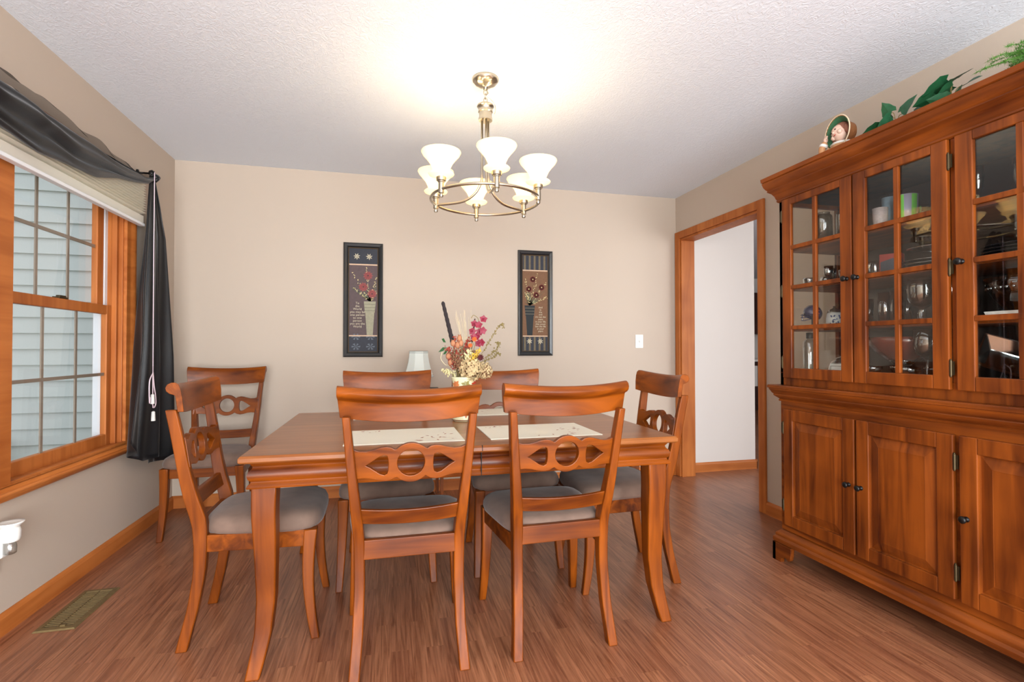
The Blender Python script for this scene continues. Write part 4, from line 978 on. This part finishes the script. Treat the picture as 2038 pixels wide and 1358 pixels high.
# floral sugar bowl
fb = thing('floral_bowl', 'white porcelain jar with blue flowers and a lid on the third shelf', 'porcelain jar', (3.66, -1.895, S3 + .0006))
MB().lathe([(.001, 0), (.024, 0), (.036, .02), (.038, .05), (.034, .075), (.030, .082), (.001, .082)], n=24).build('body', plain('white porcelain', srgb(226, 226, 224), .2, coat=.4), fb, smooth=True)
m = MB(); R = random.Random(2)
for k in range(26):
    a = 2.6 + R.random() * 2.6; z = .02 + R.random() * .045; m.sphere((.0375 * math.cos(a), .0375 * math.sin(a), z), .0035, 6, 4)
m.build('painted_flowers', plain('blue flower glaze', srgb(70, 84, 140), .4), fb)
MB().lathe([(.031, .082), (.028, .094), (.012, .102), (.006, .106), (.008, .112), (.001, .116)], n=20).build('lid', CR, fb, smooth=True)
lathe_thing('lidded_glass_jar', 'clear glass jar with knobbed lid behind the left door on the third shelf', 'jar', 3.72, -1.975, S3, [(.001, 0), (.03, 0), (.040, .03), (.040, .085), (.043, .09), (.03, .112), (.008, .122), (.010, .13), (.006, .138), (.001, .14)], CR)
bt = thing('glass_bottle', 'tall clear bottle with black stopper at the cabinet floor by the side glass', 'bottle', (3.60, -1.80, S0 + .0006))
MB().lathe([(.001, 0), (.030, 0), (.032, .01), (.032, .155), (.026, .168), (.014, .174), (.014, .18)], n=20).build('body', GL, bt, smooth=True)
MB().lathe([(.016, .178), (.017, .18), (.017, .208), (.001, .21)], n=16).build('stopper', M['black_pl'], bt, smooth=True)
lathe_thing('cake_dome', 'low clear glass dome with knob on the cabinet floor behind the left door', 'glass dome', 3.70, -1.92, S0, [(.075, 0), (.076, .02), (.070, .05), (.05, .075), (.015, .086), (.006, .09), (.010, .1), (.006, .108), (.001, .11)], CR, 28)
o = MB().loft([[(-a, -b, z), (a, -b, z), (a, b, z), (-a, b, z)] for a, b, z in ((.03, .035, 0), (.03, .035, .040), (.034, .039, .042), (.034, .039, .052))]).build('trinket_box', M['white'], bevel=.002, loc=(3.585, -2.01, S0 + .0006)); tag(o, 'white lidded box on the cabinet floor beside the left door edge', 'box')
# second door
for x, y, r, h, lab in ((3.66, -2.135, .020, .125, 'slim clear glass at the left on the top shelf, middle door'), (3.62, -2.375, .016, .075, 'short clear glass on the top shelf right of the green tumbler'), (3.70, -2.385, .018, .085, 'short clear glass on the top shelf behind the other short one')):
    lathe_thing('shot_glass', lab, 'drinking glass', x, y, S1, tumbler(r, h), GL)
pc = plain('blue white cup', srgb(150, 170, 184), .35, var=.3, bscale=80)
lathe_thing('party_cup', 'tall pale blue patterned cup on the top shelf', 'cup', 3.66, -2.19, S1, tumbler(.028, .165), pc)
lathe_thing('printed_mug', 'short whitish printed cup on the top shelf, middle door', 'cup', 3.58, -2.215, S1, tumbler(.030, .105), plain('pinkish print', srgb(206, 188, 182), .4, var=.3, bscale=120))
gt = thing('striped_tumbler', 'green and grey striped tumbler on the top shelf of the middle door', 'tumbler', (3.62, -2.30, S1 + .0006))
MB().lathe(tumbler(.042, .14), n=24).build('body', plain('lavender grey plastic', srgb(168, 164, 184), .3), gt, smooth=True)
m = MB()
gm = plain('lime stripe', srgb(110, 196, 70), .3)
for k in range(5):
    a0 = 2 * PI * k / 5 + .5; rings = []
    for z in (.004, .138): r = .042 * (.85 + .15 * z / .14) + .0006; rings.append([(r * math.cos(a0 + q * .12), r * math.sin(a0 + q * .12), z) for q in range(6)])
    m.loft(rings, cap=False, close=False)
m.build('green_stripes', gm, gt)
lathe_thing('crystal_bowl', 'round cut crystal bowl on the second shelf, left of the red box', 'bowl', 3.64, -2.135, S2, [(.001, 0), (.022, 0), (.038, .02), (.044, .055), (.038, .085), (.034, .088), (.038, .055), (.03, .02), (.001, .012)], CR)
rb = thing('red_gift_box', 'red and black printed box on the second shelf of the middle door', 'box', (3.63, -2.225, S2 + .0006), .5)
MB().box(-.03, .03, -.04, .04, 0, .105).build('carton', plain('red card', srgb(150, 44, 34), .5), rb, bevel=.001)
m = MB(); m.add([(-.0305, -.036, .005), (-.0305, .036, .005), (-.0305, .036, .07), (-.0305, -.01, .085), (-.0305, -.036, .05)], [(0, 1, 2, 3, 4)]); m.add([(-.03, -.0405, .005), (.03, -.0405, .005), (.03, -.0405, .06), (-.03, -.0405, .085)], [(0, 1, 2, 3)]); m.build('printed_panel', plain('slate print', srgb(58, 62, 74), .5, var=.5, bscale=60), rb)
for i in range(4):
    lathe_thing('glass_plate', 'clear glass platter in the pile on the second shelf, middle door', 'plate', 3.70, -2.36, S2 + .014 * i, [(.001, .002), (.06, .002), (.10, .012), (.122, .014), (.123, .0155), (.10, .0145), (.06, .006), (.001, .006)], CR, 28, 'pile of clear glass platters')
lathe_thing('footed_cake_plate', 'footed glass plate standing on the pile of platters', 'plate', 3.70, -2.36, S2 + .058, [(.001, 0), (.035, 0), (.012, .012), (.01, .035), (.06, .045), (.10, .052), (.101, .056), (.001, .050)], CR, 28)
for x, y, h, lab in ((3.60, -2.125, .125, 'clear tumbler at the left of the third shelf, middle door'), (3.70, -2.15, .14, 'tall clear tumbler second from the left on the third shelf'), (3.62, -2.20, .15, 'clear fluted tumbler third from the left on the third shelf'), (3.68, -2.245, .15, 'clear tumbler hidden beside the muntin on the third shelf'), (3.60, -2.275, .15, 'clear tumbler left of the big goblet')):
    lathe_thing('tumbler', lab, 'drinking glass', x, y, S3, tumbler(.030, h), CR)
lathe_thing('large_goblet', 'large clear footed goblet at the right of the third shelf, middle door', 'drinking glass', 3.60, -2.375, S3, [(.001, 0), (.035, 0), (.034, .006), (.014, .012), (.016, .05), (.012, .062), (.035, .08), (.050, .11), (.053, .15), (.048, .19), (.046, .19), (.050, .15), (.046, .11), (.03, .084), (.001, .07)], GL, 24)
lathe_thing('large_goblet', 'second large clear goblet partly hidden behind the middle door stile', 'drinking glass', 3.72, -2.40, S3, goblet(.045, .20), GL, 24)
lathe_thing('wooden_bowl', 'large dark brown bowl on the cabinet floor in the middle door', 'bowl', 3.635, -2.27, S0 + .075, bowl(.135, .10), plain('dark brown glaze', srgb(96, 40, 26), .25, coat=.4), 32)
for i, (x, y) in enumerate(((3.60, -2.15), (3.74, -2.17), (3.66, -2.245), (3.60, -2.32), (3.74, -2.32))):
    lathe_thing('crystal_dish', 'small cut crystal dish under the brown bowl', 'dish', x, y, S0, bowl(.042, .05 if i == 2 else .045), CR, 16, 'crystal dishes under the brown bowl')
o = bpy.data.objects
lathe_thing('stacking_dish', 'clear dish the brown bowl rests on', 'dish', 3.66, -2.245, S0 + .052, [(.001, 0), (.03, 0), (.05, .018), (.051, .022), (.001, .022)], CR, 20)
lathe_thing('wine_glass', 'large clear wine glass in front of the brown bowl on the right', 'wine glass', 3.56, -2.425, S0, goblet(.048, .205), GL, 24)
# third door
for x, y, lab in ((3.62, -2.57, 'slim flute at the left of the top shelf, right glass door'), (3.66, -2.68, 'slim flute in the middle of the top shelf, right glass door'), (3.60, -2.74, 'slim flute nearest the glass on the top shelf, right glass door')):
    lathe_thing('champagne_flute', lab, 'drinking glass', x, y, S1, goblet(.022, .17), GL)
for i in range(5):
    lathe_thing('dark_plate', 'dark plate in the stack on the second shelf, right glass door', 'plate', 3.69, -2.68, S2 + .012 * i, [(.001, .001), (.07, .001), (.115, .011), (.128, .013), (.128, .015), (.07, .004), (.001, .004)], plain('dark glazed plate', srgb(52, 48, 52), .15, coat=.4, var=.5, bscale=30), 28, 'stack of dark plates')
bb_ = thing('beaded_bowl', 'wide clear glass bowl with beaded rim on the third shelf', 'bowl', (3.67, -2.70, S3 + .03))
MB().lathe(bowl(.125, .125), n=32).build('body', GL, bb_, smooth=True)
m = MB()
for k in range(36): a = 2 * PI * k / 36; m.sphere((.116 * math.cos(a), .116 * math.sin(a), .088), .0055, 8, 6)
m.build('beaded_rim', CR, bb_, smooth=True)
MB().lathe([(.001, -.0295), (.05, -.0295), (.045, -.02), (.03, 0), (.001, 0)], n=24).build('foot', GL, bb_, smooth=True)
o = MB().loft([[(-a, -b, z), (a, -b, z), (a, b, z), (-a, b, z)] for a, b, z in ((.022, .05, 0), (.03, .06, .03), (.028, .058, .03), (.021, .049, .004))]).build('white_dish', M['white'], bevel=.001, loc=(3.535, -2.72, S3 + .0006)); tag(o, 'small white rectangular dish before the beaded bowl', 'dish')
o = MB().loft([[(-a, -a, z), (a, -a, z), (a, a, z), (-a, a, z)] for a, z in ((.045, 0), (.075, .045), (.078, .05), (.072, .048), (.042, .006))]).build('square_dish', CR, bevel=.003); o.location = (3.62, -2.64, S0 + .075); o.rotation_euler = (.5, -.75, .3); tag(o, 'square clear glass dish leaning on edge on the cabinet floor', 'dish')
lathe_thing('glass_bowl', 'clear round bowl on the cabinet floor behind the leaning square dish', 'bowl', 3.77, -2.62, S0, bowl(.07, .07), CR)
lathe_thing('wine_glass', 'clear wine glass on the cabinet floor right of the leaning square dish', 'wine glass', 3.70, -2.78, S0, goblet(.045, .19), GL, 24)

# ------------------------------------------------ on top of the cabinet
TOPZ = 2.0225
fg = thing('bonnet_figurine', 'ceramic girl figurine in a green lined brown bonnet on the cabinet top', 'figurine', (3.60, -2.005, TOPZ))
skin = plain('bisque skin', srgb(224, 188, 168), .5)
TB = Matrix.Rotation(math.radians(-20), 4, 'Z')
m = MB(); m.lathe([(.001, 0), (.06, 0), (.062, .03), (.05, .07), (.03, .095), (.001, .10)], n=20); m.build('dress', plain('tan dress', srgb(186, 136, 92), .6, var=.3, bscale=40), fg, smooth=True)
HD = Matrix.Translation((-.012, -.005, .135)) @ Matrix.Rotation(math.radians(172), 4, 'Z') @ Matrix.Rotation(math.radians(25), 4, 'X')   # head frame, +X local = face forward after rotation
# face forward in local +X ; rotated towards the room
m = MB(HD); m.sphere((0, 0, 0), .042, 18, 14, (.95, .9, 1.08)); m.sphere((.040, 0, -.004), .006, 8, 6); m.sphere((.026, .022, -.014), .012, 8, 6); m.sphere((.026, -.022, -.014), .012, 8, 6); m.build('head', skin, fg, smooth=True)
m = MB(HD); m.sphere((.0375, .014, .007), .0042, 8, 6, (.6, 1.2, .6)); m.sphere((.0375, -.014, .007), .0042, 8, 6, (.6, 1.2, .6)); m.build('eyes', M['dark'], fg, smooth=True)
m = MB(HD); m.sphere((.0385, 0, -.019), .005, 8, 6, (.5, 1.5, .6)); m.build('mouth', plain('lip red', srgb(176, 84, 70), .5), fg, smooth=True)
m = MB(HD); m.sphere((-.012, 0, .006), .046, 16, 12, (.9, 1.05, 1.08)); m.sphere((.0, .040, -.012), .018, 8, 8, (.8, .8, 1.6)); m.sphere((.0, -.040, -.012), .018, 8, 8, (.8, .8, 1.6)); m.build('hair', plain('auburn hair', srgb(150, 96, 74), .7, var=.4, bscale=120), fg, smooth=True)
m = MB(HD)
m.lathe([(.001, -.062), (.03, -.06), (.048, -.045), (.055, -.02), (.062, .0), (.074, .012), (.080, .018)], n=28, ax='x'); o = m.build('bonnet_crown', plain('brown bonnet', srgb(140, 86, 44), .6, bump=.4, bscale=150), fg, smooth=True); md = o.modifiers.new('t', 'SOLIDIFY'); md.thickness = .003
m = MB(HD); m.lathe([(.050, -.016), (.058, .002), (.070, .013), (.077, .019)], n=28, ax='x'); m.build('bonnet_lining', plain('green lining', srgb(58, 112, 76), .7, var=.3, bscale=90), fg, smooth=True)
m = MB(HD); m.tube([(.019, .080 * math.cos(2 * PI * k / 32), .080 * math.sin(2 * PI * k / 32)) for k in range(32)], .003, 6, close=True); m.build('bonnet_piping', plain('cream piping', srgb(226, 204, 172), .6), fg, smooth=True)
wht = M['white']
m = MB(); m.lathe([(.022, .092), (.042, .090), (.05, .082), (.04, .078)], n=20); m.build('collar', wht, fg, smooth=True)
m = MB(); m.tube(smooth_curve([(-.035, .03, .06), (-.045, .065, .05), (-.045, .072, .08), (-.035, .062, .11)]), [.015] * 18 + [.012], 8); m.build('sleeve', plain('tan sleeve', srgb(196, 142, 96), .6), fg, smooth=True)
m = MB(); m.tube([(-.042, .069, .088), (-.038, .066, .10)], .019, 10); m.build('cuff', wht, fg, smooth=True)
m = MB(); m.sphere((-.034, .060, .122), .012, 8, 6, (1, .8, 1.2))
for k in range(4): m.tube([(-.034, .056 + .004 * k, .128), (-.031, .052 + .0045 * k, .143 - .002 * abs(k - 1))], .003, 5)
m.tube([(-.04, .052, .12), (-.040, .046, .130)], .003, 5); m.build('hand', skin, fg, smooth=True)

ivy_m = plain('ivy leaf', srgb(30, 92, 56), .45, var=.45, bscale=60); fern_m = plain('asparagus fern', srgb(82, 138, 48), .7, var=.3, bscale=80)
pot_m = M['white']
def leaf(m, base, direc, L, roll, R):
    L *= 1.12
    d = Vector(direc).normalized(); side = d.cross(Vector((0, 0, 1)));
    if side.length < .1: side = Vector((1, 0, 0))
    side.normalize(); side = (Matrix.Rotation(roll, 3, d) @ side); nrm = side.cross(d)
    out = [(0, 0), (.05, .22), (-.08, .42), (.18, .50), (.36, .40), (.48, .36), (.62, .30), (.8, .14), (1.0, 0)]
    P = []; b = Vector(base)
    for u, w in out: P.append(b + d * L * u + side * L * w + nrm * (L * (.14 * w * w - .18 * u * u)))
    Q = [b + d * L * u - side * L * w + nrm * (L * (.14 * w * w - .18 * u * u)) for u, w in out[1:-1]]
    mid = [b + d * L * u - nrm * L * (.18 * u * u + .03) for u in (.0, .25, .5, .75)]
    vs = P + Q + mid[1:]; nP = len(P); nQ = len(Q); M0 = nP + nQ
    fs = []
    chain = [0, M0, M0 + 1, M0 + 2, nP - 1]
    up_ = list(range(nP)); lo_ = [0] + list(range(nP, nP + nQ)) + [nP - 1]
    for C_ in (up_, lo_):
        fs += [(C_[0], C_[1], C_[2], M0), (C_[2], C_[3], M0 + 0), (C_[3], C_[4], M0 + 1, M0), (C_[4], C_[5], C_[6], M0 + 1), (C_[6], C_[7], M0 + 2, M0 + 1), (C_[7], C_[8], M0 + 2)]
    m.add(vs, fs)
def ivy(label, x, y, leaves, seed):
    t = thing('potted_ivy', label, 'ivy plant', (x, y, TOPZ)); R = random.Random(seed)
    MB().lathe([(.001, 0), (.034, 0), (.04, .01), (.044, .045), (.05, .05), (.046, .05), (.038, .04), (.001, .036)], n=20).build('pot', pot_m, t, smooth=True)
    for (p, dr, L, roll) in leaves:
        st_m = MB(); st_m.tube(smooth_curve([(0, 0, .03), (p[0] * .4, p[1] * .4, p[2] * .8 + .015), p], 5), .0016, 5); so = st_m.build('stem', FC['sage'], t, smooth=True)
        lm = MB(); leaf(lm, p, dr, L, roll, R); lm.build('leaf', ivy_m, so)
ivy('small potted ivy on the cabinet top right of the figurine', 3.585, -2.29, [((.0, .03, .115), (-.2, .35, 1), .055, 1.2), ((-.02, .05, .06), (-.3, 1, .1), .07, .5), ((-.02, .0, .08), (-.4, .5, -.3), .065, .7), ((-.01, -.03, .085), (-.1, -.6, .6), .075, 1.3), ((0, -.07, .07), (0, -1, .3), .065, .9), ((-.02, .03, .05), (-.5, .6, -.1), .06, .3), ((-.03, -.02, .055), (-.6, -.3, -.1), .06, .4), ((.0, .01, .07), (.2, .4, .4), .06, 1.0)], 3)
ivy('taller potted ivy with a dark leaf fanned left, beside the fern', 3.60, -2.495, [((-.0, .05, .105), (-.2, .9, .0), .075, .6), ((0, .0, .135), (-.2, .6, -.05), .085, .4), ((.0, -.01, .135), (-.2, -.7, .15), .075, .5), ((0, -.05, .10), (-.2, -.8, .1), .06, .6), ((-.02, .0, .06), (-.4, .4, .2), .06, .9), ((-.02, -.03, .055), (-.4, -.4, .3), .06, .9), ((-.02, .05, .05), (-.3, .8, -.2), .05, .5), ((0, -.01, .12), (-.5, .4, -.3), .06, .5)], 4)
fn = thing('asparagus_fern', 'bright green feathery fern at the top right on the cabinet', 'fern', (3.64, -2.76, TOPZ)); R = random.Random(11)
MB().lathe([(.001, 0), (.045, 0), (.06, .07), (.056, .07), (.001, .06)], n=20).build('pot', pot_m, fn, smooth=True)
m = MB(); sm = MB()
for k in range(85):
    a = R.random() * 2 * PI; L = R.uniform(.08, .22); up = R.uniform(.3, 1.15)
    pts = [Vector((0, 0, .06)), Vector((L * .4 * math.cos(a), L * .5 * math.sin(a), .06 + .07 * up)), Vector((L * .6 * math.cos(a), L * math.sin(a), .06 + .085 * up - .01))]
    C_ = smooth_curve(pts, 9); sm.tube(C_, .0008, 4)
    for p in C_[5:]:
        for q in range(7):
            d = Vector((R.gauss(0, 1), R.gauss(0, 1), R.gauss(0, 1))).normalized() * R.uniform(.008, .018); w = d.cross(Vector((R.random(), R.random(), R.random()))).normalized() * .0008
            m.add([p - w, p + w, p + d], [(0, 1, 2)])
m.build('foliage', fern_m, fn); sm.build('stems', fern_m, fn)

# ================================================================== KITCHEN GLIMPSE
dk = wood('espresso cabinet', srgb(44, 24, 22), srgb(66, 38, 34), 'z')
bc = thing('kitchen_base_cabinet', 'dark brown kitchen base cabinet far beyond the doorway', 'cabinet', (7.9, 3.98, 0))
MB().box(-.9, .9, -.28, .3, .1, .87).box(-.9, .9, -.22, .3, 0, .1).build('body', dk, bc)
for k in range(4):
    x = -.9 + .45 * k; d = MB().box(x + .01, x + .44, -.30, -.281, .12, .68).build('door', dk, bc, bevel=.004); MB().box(x + .38, x + .39, -.325, -.301, .55, .65).build('handle', M['nickel'], d)
    d = MB().box(x + .01, x + .44, -.30, -.281, .70, .86).build('drawer', dk, bc, bevel=.004); MB().box(x + .17, x + .28, -.325, -.301, .77, .78).build('handle', M['nickel'], d)
tag(MB().box(7.0, 8.8, 3.66, 4.29, .872, .912).build('countertop', M['white'], bevel=.004), 'pale countertop on the kitchen cabinets far beyond the doorway', 'countertop')
uc = thing('kitchen_wall_cabinet', 'dark brown kitchen wall cabinet far beyond the doorway', 'cabinet', (7.9, 4.12, 1.37))
MB().box(-.9, .9, -.15, .17, 0, .76).build('body', dk, uc)
for k in range(4): x = -.9 + .45 * k; MB().box(x + .01, x + .44, -.17, -.151, .01, .75).build('door', dk, uc, bevel=.004)
tw = tag(MB().box(-.03, .03, -.006, .006, -.36, 0).build('dish_towel', M['felt'], bevel=.002, loc=(7.75, 3.645, .80)), 'pale towel hanging on the far kitchen cabinet', 'towel')
